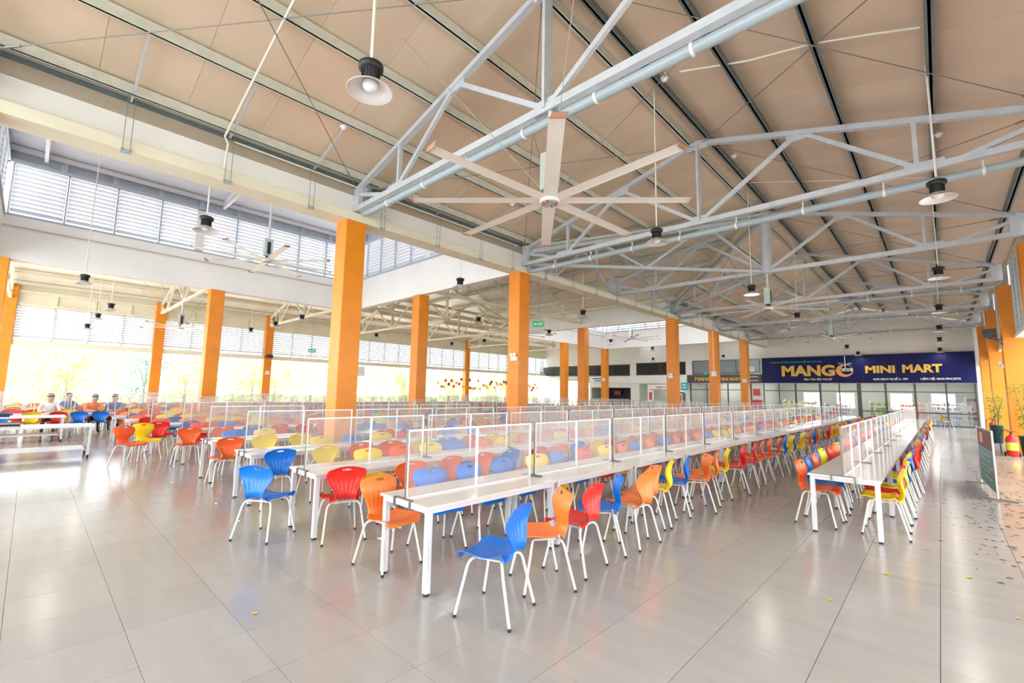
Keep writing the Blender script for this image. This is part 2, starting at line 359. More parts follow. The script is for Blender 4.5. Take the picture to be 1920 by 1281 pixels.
def louvre(name, ax, a, b, pos, z0, z1, bays, ns, facing, per_bay=False, m='slat', fm='frame_b', mid=None, label=None, bl=(.05, .05)):
    root = thing(name, label, None, (0, 0, 0), kind='structure')
    def P(u, d, z): return (pos+d, u, z) if ax else (u, pos+d, z)
    st = (b-a)/bays
    for i in range(bays+1):
        u = a+i*st; wd = .05 if not (mid and i == mid) else .3
        mb = MB(); p0 = P(u-wd/2, -.06, z0); p1 = P(u+wd/2, .06, z1)
        mb.box(min(p0[0], p1[0]), min(p0[1], p1[1]), z0, max(p0[0], p1[0]), max(p0[1], p1[1]), z1, 'white' if wd > .1 else fm); mb.build('mullion', root)
    for zz in (z0, z1-.04):
        mb = MB(); p0 = P(a, -.06, zz); p1 = P(b, .06, zz+.04)
        mb.box(min(p0[0], p1[0]), min(p0[1], p1[1]), zz, max(p0[0], p1[0]), max(p0[1], p1[1]), zz+.04, fm); mb.build('window_frame', root)
    sp = st-.06 if per_bay else b-a; mb = MB(); h = sp/2; s = facing
    c = [(-bl[0]*s, -bl[1]), (bl[0]*s, bl[1])]
    if ax: vs = [(c[k][0], y, c[k][1]+t) for t in (0, .012) for k in (0, 1) for y in (-h, h)]
    else: vs = [(y, c[k][0], c[k][1]+t) for t in (0, .012) for k in (0, 1) for y in (-h, h)]
    mb.add(vs, [(0, 1, 3, 2), (4, 6, 7, 5), (0, 4, 5, 1), (2, 3, 7, 6), (0, 2, 6, 4), (1, 5, 7, 3)], m); me = mb.mesh('slat')
    for i in range(bays if per_bay else 1):
        u = a+(i+.5)*st if per_bay else (a+b)/2
        for j in range(ns):
            z = z0+.08+(z1-z0-.14)*(j+.5)/ns; p = P(u, 0, z); obj('slat', me, root, p)
    return root
louvre('window_1', 1, -1.0, 10.7, -21.6, 7.17, 8.92, 9, 11, 1, True, mid=4, label='left monitor louvre window above the white fascia')
louvre('window_2', 0, -21.4, -10.2, 10.9, 7.17, 8.92, 9, 11, -1, True, mid=5, label='monitor louvre window behind the tall near column')
louvre('window_3', 1, 23.1, 34.7, -21.6, 7.17, 8.92, 9, 9, 1, label='far monitor louvre window, side wall')
louvre('window_4', 0, -21.4, -10.2, 34.9, 7.17, 8.92, 9, 9, -1, label='far monitor louvre window facing the camera')
louvre('window_5', 1, -1.0, 10.7, -10.02, 7.17, 8.92, 9, 9, -1, label='monitor louvre window over the cream beam')
louvre('window_6', 0, -21.4, -10.2, -1.2, 7.17, 8.92, 9, 9, 1, label='monitor louvre window behind the camera')
YS = [-1.05, 4.95, 10.9, 16.9, 22.9, 28.9, 34.9, 40.9]
for i in range(7):
    louvre('window_%d' % (7+i), 1, YS[i]+.25, YS[i+1]-.25, -33.35, 3.9, 5.6, 4, 11, 1, fm='alu', label='outer wall louvre window, %s bay from the left' % ORD[i])
for i in range(-1, 7):
    y0 = YS[i] if i >= 0 else -7.05
    louvre('window_%d' % (15+i), 1, y0+.28, (YS[i+1] if i >= 0 else -1.05)-.28, 2.05, 3.95, 6.4, 6, 12, -1, bl=(.02, .11), m='motor', fm='steel', label='right-hand louvre window between orange columns, bay %s' % ORD[i+1])
mb = MB()
mb.box(-33.5, -8, 3.62, -33.2, 40.9, 3.88, 'beam'); mb.box(-33.5, -8, 5.6, -33.3, 40.9, 6.75, 'beam')
y = -1.0
while y < 40: mb.box(-33.3, y, 5.7, -33.24, y+.12, 6.3, 'beam'); y += 1.5
mb.box(-33.3, -8, 6.25, -33.22, 40.9, 6.4, 'beam'); mb.box(-33.3, -8, 5.62, -33.22, 40.9, 5.74, 'beam')
struct('wall_outer', mb, 'cream band wall above the open window side')
mb = MB(); mb.box(1.95, -8, 3.85, 2.6, 40.9, 3.95, 'fascia'); mb.box(1.98, -8, 6.4, 2.2, 40.9, 6.62, 'fascia')
struct('trim_6', mb, 'white sill ledge under the right-hand louvres')

# ------------------------------------------------------------------ columns
cols = []
def column(x, y, top, lab, wx=.5, wy=.5):
    mb = MB((x, y, 0)); b = .012
    # bevelled prism
    xs = (x-wx, x); ys = (y, y+wy)
    pts = [(xs[0]+b, ys[0]), (xs[1]-b, ys[0]), (xs[1], ys[0]+b), (xs[1], ys[1]-b), (xs[1]-b, ys[1]), (xs[0]+b, ys[1]), (xs[0], ys[1]-b), (xs[0], ys[0]+b)]
    vs = [(p[0], p[1], z) for z in (0, top) for p in pts]
    mb.add(vs, [tuple(range(8))[::-1], tuple(range(8, 16))]+[(i, (i+1) % 8, (i+1) % 8+8, i+8) for i in range(8)], 'col')
    o = mb.build('orange_column', label=lab, cat='column', group='orange columns'); cols.append((x-wx, y, x, y+wy)); return o
column(-9.8, 4.7, BZ, 'large orange column nearest the camera, left of centre')
column(-9.8, 10.7, BZ, 'orange column in line behind the nearest, with twin-head light')
column(-9.8, 22.65, BZ, 'third orange column along the cream beam, with twin-head light')
column(-9.8, 28.65, BZ, 'fourth orange column under the beam, with hanging switch box')
column(-9.8, 34.65, BZ, 'fifth orange column under the beam, in front of small shop sign')
column(-15.4, 10.7, BZ, 'orange column between the two near beam columns, under monitor corner')
column(-15.4, 22.65, BZ, 'orange column beyond the green exit sign')
column(-21.3, 4.7, BZ, 'orange column left of the big near column, under grey fascia')
column(-21.3, 28.65, BZ, 'far orange column left of the exit-sign column')
column(-21.3, 34.65, BZ, 'far orange column in front of the white kitchen sign')
column(-21.3, -1.3, BZ, 'orange column at the left edge of the view')
column(-9.8, -1.3, BZ, 'orange column left of the camera, outside the view')
for i, y in enumerate([-1.3, 4.7, 10.7, 16.65, 22.65, 28.65, 34.65]):
    column(-33.1, y, 6.6, 'bright orange column in the open window side, %s from the left' % ORD[i])
for i, y in enumerate([-1.3, 4.7, 10.7, 16.65, 22.65, 28.65, 34.65]):
    column(2.6, y, 5.68, 'orange column beside the right aisle, %s from the shop front' % ORD[6-i], wx=.94)

# ------------------------------------------------------------------ purlins
pl = 0
def purlin(a, b, m, lab=None, wd=.07, ht=.18):
    mb = MB(); mb.bar(a, b, wd, ht, m)
    d = (Vector(b)-Vector(a)).normalized(); s_ = d.cross(Vector((0, 0, 1)))
    mb.bar(Vector(a)+s_*wd*.5+Vector((0, 0, -ht/2+.01)), Vector(b)+s_*wd*.5+Vector((0, 0, -ht/2+.01)), .07, .02, m)
    o = mb.build('purlin', kind='structure')
offs = [.22, 1.55, 2.9, 4.25, 5.6]
for d in offs:
    x = RX+d; z = zmain(x, 0)-.11; purlin((x, -8, z), (x, 40.8, z), 'steel_d')
    x = RX-d; z = zmain(x, 0)-.11
    yv = abs(x-RX)      # valley half position
    purlin((x, -8, z), (x, 10.9+(6-min(6, yv*6/5.85)), z), 'galv'); purlin((x, 22.9-(6-min(6, yv*6/5.85)), z), (x, 40.8, z), 'galv')
    x = OX-d; z = zout(x, 0)-.11; purlin((x, -8, z), (x, 40.8, z), 'beam')
    x = OX+d; z = zout(x, 0)-.11; purlin((x, -8, z), (x, 16.9-d, z), 'beam'); purlin((x, 16.9+d, z), (x, 40.8, z), 'beam')
    z = zcross(0, YC+d)-.11
    for sy in (-1, 1): purlin((RX-d, YC+sy*d, z), (OX+d, YC+sy*d, z), 'beam' if d > 3 else 'galv')
for n, (y0, y1) in enumerate([(-1.2, 10.9), (22.9, 34.9)]):
    for k in range(8):
        x = -21.4+k*1.6; z = 10.6-.2*abs(x+15.7)-.12; purlin((x, y0, z), (x, y1, z), 'white_steel')

# ------------------------------------------------------------------ trusses (local: along X, centre x=0, heel +-5.85)
def make_truss(label, m='steel', pipe=True, roundpost=False):
    t = thing('roof_truss', label, 'truss', group='steel roof trusses')
    zt = lambda x: 8.02-.27*abs(x); zb = 5.97
    for s in (-1, 1):
        MB().bar((s*5.85, 0, zt(5.85)), (0, 0, zt(0)), .12, .10, m).bar((s*5.85, .0, zt(5.85)+.06), (0, 0, zt(0)+.06), .03, .05, m).build('top_chord', t)
        for a, b in (((0, zb), (2.15, zt(2.15))), ((2.2, zt(2.2)), (4.05, zb)), ((4.0, zb), (4.0, zt(4.0))), ((4.6, zb+.03), (5.75, zt(5.8)-.12))):
            MB().bar((s*a[0], 0, a[1]), (s*b[0], 0, b[1]), .07, .085, m).build('web_member', t)
        MB().box(s*2.15-.22, -.03, zt(2.2)-.14, s*2.15+.22, .03, zt(2.2)+.02, m).build('gusset_plate', t)
        MB().box(s*4.1-.28, -.03, zb-.03, s*4.1+.28, .03, zb+.13, m).build('gusset_plate', t)
        x0, x1 = sorted((s*5.62, s*5.9)); MB().box(x0, -.05, zb-.05, x1, .05, zt(5.85)+.04, m).build('heel_plate', t)
    MB().bar((-5.8, 0, zb), (5.8, 0, zb), .12, .12, m).build('bottom_chord', t)
    if roundpost: MB().tube([(0, 0, 5.9), (0, 0, 7.95)], .18, m, 16).build('king_post', t)
    else: MB().bar((0, -.04, zb), (0, -.04, 7.95), .05, .10, m).bar((0, .05, zb), (0, .05, 7.95), .05, .10, m).build('king_post', t)
    MB().box(-.22, -.03, zb-.06, .22, .03, zb+.16, m).build('gusset_plate', t)
    MB().box(-.25, -.035, 7.86, .25, .035, 8.06, m).build('ridge_plate', t)
    return t
tr = make_truss('t')
TL = [(-1.05, 'steel roof truss almost overhead, out of view'), (4.95, 'nearest steel roof truss, carrying the big ceiling fan'), (10.95, 'second steel roof truss from the camera over the main hall'),
      (22.9, 'fourth steel roof truss over the main hall'), (28.9, 'fifth steel roof truss over the main hall'), (34.9, 'last steel roof truss before the blue shop sign')]
for i, (y, lb) in enumerate(TL): place(tr, i == 0, (RX, y, 0), 0, lb)
tr3 = make_truss('third steel roof truss, at the crossing of the roofs, with round king post', roundpost=True); tr3.location = (RX, 16.9, 0)
trc = make_truss('c', 'beam')
for i, y in enumerate([-1.05, 4.95, 10.95, 16.9, 22.9, 28.9, 34.9]):
    o = place(trc, i == 0, (OX, y, 0), 0, 'cream steel truss over the window-side bay, %s from the left' % ORD[i])
for i, x in enumerate([-10.05, -15.65, -21.4]):
    place(trc if i else tr, False, (x, YC, 0), R(90), ['steel truss of the side roof along the cream beam line', 'middle steel truss of the side roof', 'steel truss of the side roof farthest left'][i])
# light trusses under the two monitor roofs
n_ = 0
for y, lb in ((-.3, 'light white truss at the left end of the near monitor'), (4.9, 'light white truss over the fan of the near monitor'), (28.7, 'light white truss over the fan of the far monitor')):
    t = thing('monitor_truss', lb, 'truss', (-15.7, y, 0), group='monitor trusses')
    MB().bar((-5.65, 0, 9.15), (5.65, 0, 9.15), .09, .09, 'white_steel').build('bottom_chord', t)
    for s in (-1, 1):
        MB().bar((s*5.65, 0, 9.3), (0, 0, 10.38), .09, .09, 'white_steel').build('top_chord', t)
        for a, b in (((0, 9.15), (1.9, 10.02)), ((1.9, 10.02), (3.8, 9.15)), ((3.8, 9.15), (3.8, 9.66))): MB().bar((s*a[0], 0, a[1]), (s*b[0], 0, b[1]), .05, .06, 'white_steel').build('web_member', t)
    MB().bar((0, 0, 9.15), (0, 0, 10.38), .06, .06, 'white_steel').build('king_post', t)
# valley trusses
for i, (y0, lb) in enumerate([(10.9, 'diagonal valley truss from the second beam column to the round post'), (22.9, 'diagonal valley truss from the third beam column to the round post')]):
    t = thing('valley_truss', lb, 'truss', group='valley trusses')
    A = Vector((-9.9, y0, 6.5)); B = Vector((RX, YC, 7.98)); zb = 5.97
    MB().bar(A, B, .34, .08, 'galv').bar(A-Vector((0, 0, .12)), B-Vector((0, 0, .12)), .1, .12, 'steel').build('top_chord', t)
    MB().bar((A.x, A.y, zb), (B.x, B.y, zb), .10, .10, 'steel').build('bottom_chord', t)
    for f0, f1, up0 in ((.5, .75, 0), (.75, 1., 1), (.5, .3, 0), (.3, .3, 1)):
        P0 = A.lerp(B, f0); P1 = A.lerp(B, f1)
        a = Vector((P0.x, P0.y, zb)) if up0 == 0 else Vector((P0.x, P0.y, P0.z-.1)); b = Vector((P1.x, P1.y, P1.z-.1)) if up0 == 0 else Vector((P1.x, P1.y, zb))
        MB().bar(a, b, .06, .08, 'steel').build('web_member', t)
# round struts at ridge between trusses, diagonal roof bracing rods
k = 0
for a, b in ((-1.05, 4.95), (4.95, 10.95), (10.95, 16.9), (16.9, 22.9), (22.9, 28.9), (28.9, 34.9), (34.9, 40.9)):
    for s in (-1, 1):
        if s < 0 and 10 < a < 20: continue
        for q in (0, 1):
            P0 = Vector((RX+s*.1, (a, b)[q], 8.0)); P1 = Vector((RX+s*5.8, (b, a)[q], 6.45))
            mb = MB(P0); mb.tube([P0, P1], .009, 'wire', 5); mb.tube([P1.lerp(P0, .06), P1.lerp(P0, .085)], .02, 'wire', 6)
            mb.build('bracing_rod', label='thin steel bracing rod under the %s slope, %s bay, %s diagonal' % ('left' if s < 0 else 'right', ORD[k], 'rising' if q else 'falling'), cat='rod', group='roof bracing rods')
    k += 1
# sag rods / small struts on the left slope
k = 0
for y in (.75, 2.25, 3.9, 5.6, 7.3, 9.0):
    P0 = Vector((-9.85, y, 6.6)); P1 = Vector((-8.35, y, 7.0))
    MB(P0).bar(P0, P1, .035, .03, 'steel').build('purlin_strut', label='short flat strut between eave and first purlin, %s from the left' % ORD[k], cat='strut', group='eave struts'); k += 1

# drain pipes slung under the trusses
def drain(y, lab, xr, z=5.73):
    t = thing('drain_pipe', lab, 'pipe', (RX, y, 0), group='grey drain pipes'); dy = .13
    MB().tube([(-5.73, dy, 6.5), (-5.73, dy, 6.0), (-5.71, dy, 5.93), (-5.63, dy, z+.02), (-5.45, dy, z)], .075, 'pipe', 12).build('elbow', t)
    MB().tube([(-5.45, dy, z), (xr, dy, z)], .075, 'pipe', 14).build('pipe_run', t)
    MB().lathe([(.06, 0), (.13, .08), (.16, .1), (.16, .22), (.13, .22)], (-5.70, dy, 6.36), 'pipe', 6, False).build('hopper', t)
    x = -4.6
    while x < xr:
        MB().tube([(x-.02, dy, z), (x+.02, dy, z)], .085, 'white', 12).box(x-.012, dy-.012, z+.06, x+.012, dy+.012, z+.2, 'white').build('pipe_clamp', t); x += 1.35
drain(4.95, 'grey drain pipe under the nearest truss', 5.7, 5.86); drain(10.95, 'grey drain pipe under the second truss', 5.7)
drain(22.9, 'grey drain pipe under the fourth truss', 5.7); drain(28.9, 'grey drain pipe under the fifth truss', 5.7); drain(34.9, 'grey drain pipe under the last truss', 5.7)

# hanger wires and clips along the cream beam
ys = [-.8, .75, 2.25, 3.85, 5.6, 7.3, 8.9, 10.3]+[12+1.6*i for i in range(15)]
for i, y in enumerate(ys):
    t = thing('hanger_clip', 'small grey angle clip with two wires on the cream beam, %s from the left' % ordn(i), 'clip', (-9.78, y, BZ), group='clips along the cream beam')
    MB().box(-.02, -.07, -.05, .03, .07, -.0, 'pipe').box(.0, -.07, 0, .03, .07, .02, 'pipe').build('angle_clip', t)
    for dy in (-.05, .05): MB().tube([(.035, dy, -.02), (.05, dy, .95)], .006, 'wire', 5).build('wire', t)

# ------------------------------------------------------------------ far wall
YW = 40.95
holes = [(-10.45, 1.7, 0, 2.8), (-16.45, -11.3, 0, 2.8), (-21.5, -16.85, 0, 2.75), (-26.97, -22.35, 0, 2.35), (-32.6, -27.2, 0, 3.3),
         (-34.2, -22.4, 3.53, 4.7), (-21.74, -16.78, 3.57, 4.79), (-16.2, -10.6, 3.56, 4.83)]
xs = sorted({-34.2, 3.2} | {h[0] for h in holes} | {h[1] for h in holes}); zs = sorted({0, 8.4} | {h[2] for h in holes} | {h[3] for h in holes})
mb = MB()
for i in range(len(xs)-1):
    for j in range(len(zs)-1):
        cx, cz = (xs[i]+xs[i+1])/2, (zs[j]+zs[j+1])/2
        if not any(h[0] < cx < h[1] and h[2] < cz < h[3] for h in holes): mb.box(xs[i], YW, zs[j], xs[i+1], YW+.25, zs[j+1], 'wall')
struct('wall_far', mb)
struct('trim_7', MB().box(1.75, 40.75, 0, 3.2, 40.95, 6.6, 'wall'), 'white pier right of the blue sign')
# upper dark louvre windows
louvre('window_22', 0, -34.1, -22.45, YW+.1, 3.55, 4.68, 6, 9, -1, m='mull', fm='mull', label='dark louvre window high on the far wall, leftmost')
louvre('window_23', 0, -21.7, -16.82, YW+.1, 3.59, 4.77, 2, 9, -1, m='mull', fm='mull', label='dark louvre window above the white dessert shop sign')
louvre('window_24', 0, -16.15, -10.65, YW+.1, 3.58, 4.81, 3, 9, -1, m='frame_b', fm='mull', label='louvre window above the small brown shop sign')
mb = MB()       # room boxes behind
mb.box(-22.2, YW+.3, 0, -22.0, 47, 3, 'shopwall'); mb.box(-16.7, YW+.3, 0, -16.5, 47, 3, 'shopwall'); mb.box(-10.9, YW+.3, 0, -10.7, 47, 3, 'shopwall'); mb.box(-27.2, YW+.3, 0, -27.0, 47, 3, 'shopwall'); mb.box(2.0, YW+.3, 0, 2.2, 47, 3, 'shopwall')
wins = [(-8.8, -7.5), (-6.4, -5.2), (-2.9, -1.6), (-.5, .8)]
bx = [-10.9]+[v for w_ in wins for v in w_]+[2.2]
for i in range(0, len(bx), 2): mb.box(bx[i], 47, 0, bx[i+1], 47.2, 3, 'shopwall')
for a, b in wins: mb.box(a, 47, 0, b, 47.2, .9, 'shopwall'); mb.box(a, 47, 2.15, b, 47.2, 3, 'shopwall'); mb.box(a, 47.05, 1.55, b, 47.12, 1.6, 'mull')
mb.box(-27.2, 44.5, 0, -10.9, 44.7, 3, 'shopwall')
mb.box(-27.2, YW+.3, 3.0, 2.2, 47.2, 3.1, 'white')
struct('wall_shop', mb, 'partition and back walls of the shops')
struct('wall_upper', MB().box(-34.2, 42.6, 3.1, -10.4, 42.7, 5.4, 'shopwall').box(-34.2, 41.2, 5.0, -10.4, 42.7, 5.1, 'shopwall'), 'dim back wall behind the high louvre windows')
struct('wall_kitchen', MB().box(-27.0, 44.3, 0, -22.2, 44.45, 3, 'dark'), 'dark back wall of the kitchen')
for i, x in enumerate([-8.5, -4.8, -1.2]):
    MB((x, 43, 2.94)).box(x-.9, 42.95, 2.9, x+.9, 43.05, 2.96, 'lit').build('tube_light', label='white tube light on the shop ceiling, %s from the left' % ORD[i], cat='light', group='shop tube lights')
MB((-19, 43, 2.94)).box(-19.8, 42.95, 2.9, -18.4, 43.05, 2.96, 'lit').build('tube_light', label='white tube light inside the dessert shop', cat='light', group='shop tube lights')
MB((-14, 43, 2.94)).box(-14.8, 42.95, 2.9, -13.4, 43.05, 2.96, 'lit').build('tube_light', label='white tube light inside the glass café', cat='light', group='shop tube lights')
# storefront glazing
def glazing(name, x0, x1, zt, mulls, transom, rail, lab):
    t = thing(name, lab, None, (0, 0, 0), kind='structure'); y = YW+.06
    for i, (x, wd) in enumerate(mulls): MB().box(x-wd/2, y-.04, 0, x+wd/2, y+.06, zt, 'mull').build('mullion', t)
    MB().box(x0, y-.03, transom-.03, x1, y+.05, transom+.03, 'mull').build('transom', t)
    MB().box(x0, y-.03, 0, x1, y+.05, .08, 'mull').build('sill', t)
    if rail: MB().box(rail, y-.05, .8, x1, y+.05, .88, 'mull').build('rail', t)
    for i in range(len(mulls)-1):
        a = mulls[i][0]+mulls[i][1]/2; b = mulls[i+1][0]-mulls[i+1][1]/2
        for z0, z1 in ((.08, transom-.03), (transom+.03, zt)): MB().box(a, y, z0, b, y+.01, z1, 'glass').build('pane', t)
glazing('window_25', -10.45, 1.7, 2.8, [(-10.43, .1), (-9.31, .08), (-8.18, .12), (-6.58, .14), (-5.39, .08), (-4.23, .24), (-2.75, .12), (-1.22, .12), (.31, .1), (1.66, .1)], 2.22, -4.2, 'glass shop front under the blue sign')
glazing('window_26', -16.45, -11.3, 2.8, [(-16.4, .12), (-14.95, .08), (-13.2, .08), (-11.4, .12)], 2.25, None, 'glass café front under the small brown sign')
# ---- signs
def text(body, x, z, w_, h_, m, parent, y, shear=0., off=.0, name='lettering', ext=.012):
    c = bpy.data.curves.new('lettering', 'FONT'); c.body = body; c.size = 1; c.extrude = ext; c.shear = shear; c.offset = off; c.resolution_u = 3
    o = bpy.data.objects.new('tmp', c); COL.objects.link(o); bpy.context.view_layer.update()
    me = bpy.data.meshes.new_from_object(o.evaluated_get(bpy.context.evaluated_depsgraph_get())); COL.objects.unlink(o); bpy.data.objects.remove(o)
    xs_ = [v.co.x for v in me.vertices]; ys_ = [v.co.y for v in me.vertices]
    sx = w_/(max(xs_)-min(xs_)); sy = h_/(max(ys_)-min(ys_)); x0 = min(xs_); y0 = min(ys_)
    for v in me.vertices: v.co = ((v.co.x-x0)*sx, -v.co.z, (v.co.y-y0)*sy)
    me.materials.clear(); me.materials.append(M[m]); me.name = name
    o = bpy.data.objects.new(name, me); COL.objects.link(o); o.location = (x, y, z)
    if parent: o.parent = parent
    return o
YG = 40.72
sg = thing('shop_sign', 'large navy blue shop sign with gold MANGO MINI MART lettering over the glass front', 'sign', (0, 0, 0))
MB().box(-10.43, YG+.02, 2.82, 1.75, YG+.2, 4.83, 'navy').build('sign_panel', sg)
mb = MB()
for x in (-8.2, -5.9, -3.9, -2.1, -.7, .4): mb.box(x-.012, YG+.012, 2.84, x+.012, YG+.02, 4.81, 'navyd')
mb.build('panel_seams', sg)
text('MANG', -9.02, 3.33, 3.46, .84, 'gold', sg, YG, off=.045)
text('MINI', -3.78, 3.51, 1.62, .52, 'gold', sg, YG, off=.045); text('MART', -1.78, 3.51, 2.0, .56, 'gold', sg, YG, off=.045)
text('CÔNG TY CỔ PHẦN ĂN NGON NGỒI ĐẸP HOÀ LẠC', -9.8, 4.34, 3.45, .22, 'teal', sg, YG, off=.02)
text('Bạn Của Mọi Người', -7.55, 2.98, 1.8, .22, 'cream_l', sg, YG, shear=.25, off=.02)
text('NHÀ DỊCH VỤ SỐ 2 - FPT', -3.36, 2.98, 1.86, .24, 'wht', sg, YG, off=.03)
text('LIÊN HỆ: 0243.994.3372', -.87, 2.99, 1.9, .21, 'wht', sg, YG, off=.03)
mb = MB(); n = 28; cx, cz = -4.98, 3.72       # mango emblem: ring with wedge
out = [(cx+.52*math.cos(i*math.tau/n), cz+.46*math.sin(i*math.tau/n)) for i in range(n)]
inn = [(cx+.12+.36*math.cos(i*math.tau/n), cz+.05+.34*math.sin(i*math.tau/n)) for i in range(n)]
vs = [(p[0], YG-.01, p[1]) for p in out]+[(p[0], YG-.01, p[1]) for p in inn]
mb.add(vs, [(i, i+n, (i+1) % n+n, (i+1) % n) for i in range(n)], 'pinkish')
mb.add([(p[0], YG+.01, p[1]) for p in out]+[(p[0], YG-.01, p[1]) for p in out], [(i, (i+1) % n, (i+1) % n+n, i+n) for i in range(n)], 'pinkish')
mb.add([(cx-.34, YG-.012, cz-.3), (cx-.1, YG-.012, cz-.36), (cx+.3, YG-.012, cz+.02), (cx-.12, YG-.012, cz+.3), (cx-.3, YG-.012, cz+.36), (cx-.2, YG-.012, cz)], [(0, 1, 5), (5, 3, 4)], 'pinkish')
mb.build('mango_emblem', sg)
mb = MB()
for a, b, c, d in ((cx+.05, cz+.44, .45, .14), (cx-.02, cz+.5, -.42, .1)):
    mb.add([(a, YG-.012, b), (a+c*.5, YG-.012, b+d), (a+c, YG-.012, b+d*.5), (a+c*.5, YG-.012, b-.03)], [(0, 1, 2, 3)], 'teal')
mb.build('emblem_leaves', sg)
s2 = thing('shop_sign', 'small dark brown shop sign with gold lettering behind two orange columns', 'sign', (0, 0, 0))
MB().box(-16.57, YG, 2.83, -10.5, YG+.2, 3.53, 'brown').build('sign_panel', s2)
text('MANGO', -15.85, 3.0, 1.8, .34, 'gold', s2, YG-.02, off=.03); text('MINI MART', -13.75, 3.02, 1.75, .26, 'gold', s2, YG-.02, off=.03)
MB().box(-11.7, YG-.02, 3.3, -10.75, YG, 3.36, 'wht').box(-12.1, YG-.02, 3.0, -10.75, YG, 3.05, 'wht').build('text_lines', s2)
s3 = thing('shop_sign', 'long white lettered sign band reading CAKE JUICE CARAMEL', 'sign', (0, 0, 0))
MB().box(-27.2, YG, 2.82, -16.6, YG+.2, 3.5, 'fascia').build('sign_panel', s3)
MB().box(-27.0, YG-.06, 2.78, -16.6, YG, 2.84, 'alu').build('sign_edge', s3)
text('CAKE - JUICE', -20.6, 3.2, 1.8, .2, 'wht', s3, YG-.03, off=.03, ext=.03); text('CARAMEL', -20.3, 2.92, 1.2, .2, 'wht', s3, YG-.03, off=.03, ext=.03)
mb = MB(); mb.box(-26.9, YG-.03, 2.9, -24.6, YG, 3.45, 'wht'); mb.build('white_panel', s3)
mb = MB(); mb.box(-26.6, YG-.04, 3.2, -24.9, YG-.03, 3.34, 'pd'); mb.box(-26.4, YG-.04, 2.98, -25.1, YG-.03, 3.1, 'pd'); mb.build('blue_text_lines', s3)
mb = MB(); mb.lathe([(.2, -.02), (.23, 0), (.2, .02)], (0, 0, 0), 'wht', 16)
o = mb.build('round_logo', s3); o.location = (-22.6, YG-.03, 3.15); o.rotation_euler = (R(90), 0, 0)
s4 = thing('menu_sign', 'white and pink menu sign hanging in the dessert shop opening', 'sign', (0, 0, 0))
MB().box(-20.5, 40.85, 2.15, -16.95, 40.9, 2.68, 'wht').build('sign_panel', s4)
text('Thạch - Chè', -19.6, 2.3, 1.3, .22, 'pa', s4, 40.83, shear=.2)
MB().box(-20.3, 40.82, 2.17, -17.0, 40.85, 2.24, 'pf').build('pink_trim', s4)
MB((-20.2, 40.85, 1.2)).box(-20.5, 40.86, 1.0, -19.9, 40.89, 2.16, 'wht').box(-20.35, 40.85, 1.2, -20.05, 40.86, 1.95, 'pa').build('menu_poster', label='narrow white poster with red print below the menu sign', cat='poster')
b = thing('box_sign', 'teal square box sign on the corner beside the small brown sign', 'sign', (-16.75, 40.5, 2.2))
MB().box(-.3, -.06, -.05, .3, .06, .65, 'tealsign').build('box_panel', b); MB().box(-.18, -.07, .4, .18, -.06, .5, 'wht').box(-.18, -.07, .15, .18, -.06, .25, 'wht').build('white_marks', b); MB().box(-.03, .06, .3, .03, .45, .36, 'mull').build('bracket', b)
pf = thing('framed_poster', 'dark framed poster with red and cream print beside the third beam column', 'poster', (-16.65, 40.85, 0))
MB().box(-.95, -.04, .7, -.3, .1, 2.0, 'mull').build('frame', pf); MB().box(-.85, -.05, .85, -.42, -.04, 1.88, 'cream_l').box(-.75, -.055, 1.0, -.52, -.05, 1.75, 'pa').build('print', pf)
ck = thing('wall_clock', 'round white wall clock above the small brown sign', 'clock', (-11.2, 40.8, 3.95))
mb = MB(); mb.lathe([(0, .05), (.2, .05), (.24, .03), (.24, 0)], (0, 0, 0), 'white', 20); o = mb.build('dial', ck); o.rotation_euler = (R(90), 0, 0)
MB().box(-.01, -.06, -.02, .01, -.05, .15, 'black').box(0, -.06, -.01, .1, -.05, .01, 'black').build('hands', ck)
fc = thing('fire_hose_cabinet', 'red fire hose cabinet on the pier left of the glass shop front', 'cabinet', (-10.9, 40.9, 0))
MB().box(-.32, -.2, .75, .32, .03, 1.45, 'redp').build('body', fc); MB().box(-.26, -.21, .8, .26, -.2, 1.4, 'redp').build('door', fc)
MB((-10.95, 40.9, 1.9)).box(-11.2, 40.88, 1.8, -10.7, 40.95, 2.35, 'pa').box(-11.12, 40.87, 1.88, -10.78, 40.88, 2.28, 'redp').build('notice_board', label='red fire instruction notice above the red hose cabinet', cat='notice')
# ---- shop interior shelves
def shelf(x, y, wd, ht, n, cols_, lab, wire=False):
    t = thing('shop_shelf', lab, 'shelf', (x, y, 0), group='shop shelves')
    for s in (0, wd): MB().box(s-.02, 0, 0, s+.02, .4, ht, 'wgrid').build('upright', t)
    goods = MB()
    for k in range(n):
        z = .12+k*(ht-.15)/n; MB().box(0, 0, z, wd, .4, z+.03, 'wgrid').build('shelf_board', t)
        q = .05
        while q < wd-.2:
            ww = random.uniform(.1, .22); hh = random.uniform(.45, .8)*(ht-.15)/n
            goods.box(q, .03, z+.03, q+ww, .33, z+.03+hh, random.choice(cols_)); q += ww+.02
    g = goods.build('packaged_goods', label='rows of coloured packets on %s' % lab[:40], cat='goods', kind='stuff'); g.location = (x, y, 0)
shelf(-9.6, 43.5, 2.4, 1.5, 4, ['pb', 'pc', 'pe'], 'shop shelf with green and yellow packets behind the left panes')
shelf(-6.7, 43.2, 1.6, 1.3, 4, ['pe', 'pa', 'pd'], 'low shop shelf behind the middle panes')
shelf(-3.9, 43.2, 1.4, 1.55, 4, ['pb', 'pc', 'pb', 'pe'], 'shop shelf with green packets right of the thick mullion')
shelf(-2.2, 43.6, 1.5, 1.5, 4, ['pa', 'pf', 'pf'], 'shop shelf with orange-red packets in the centre')
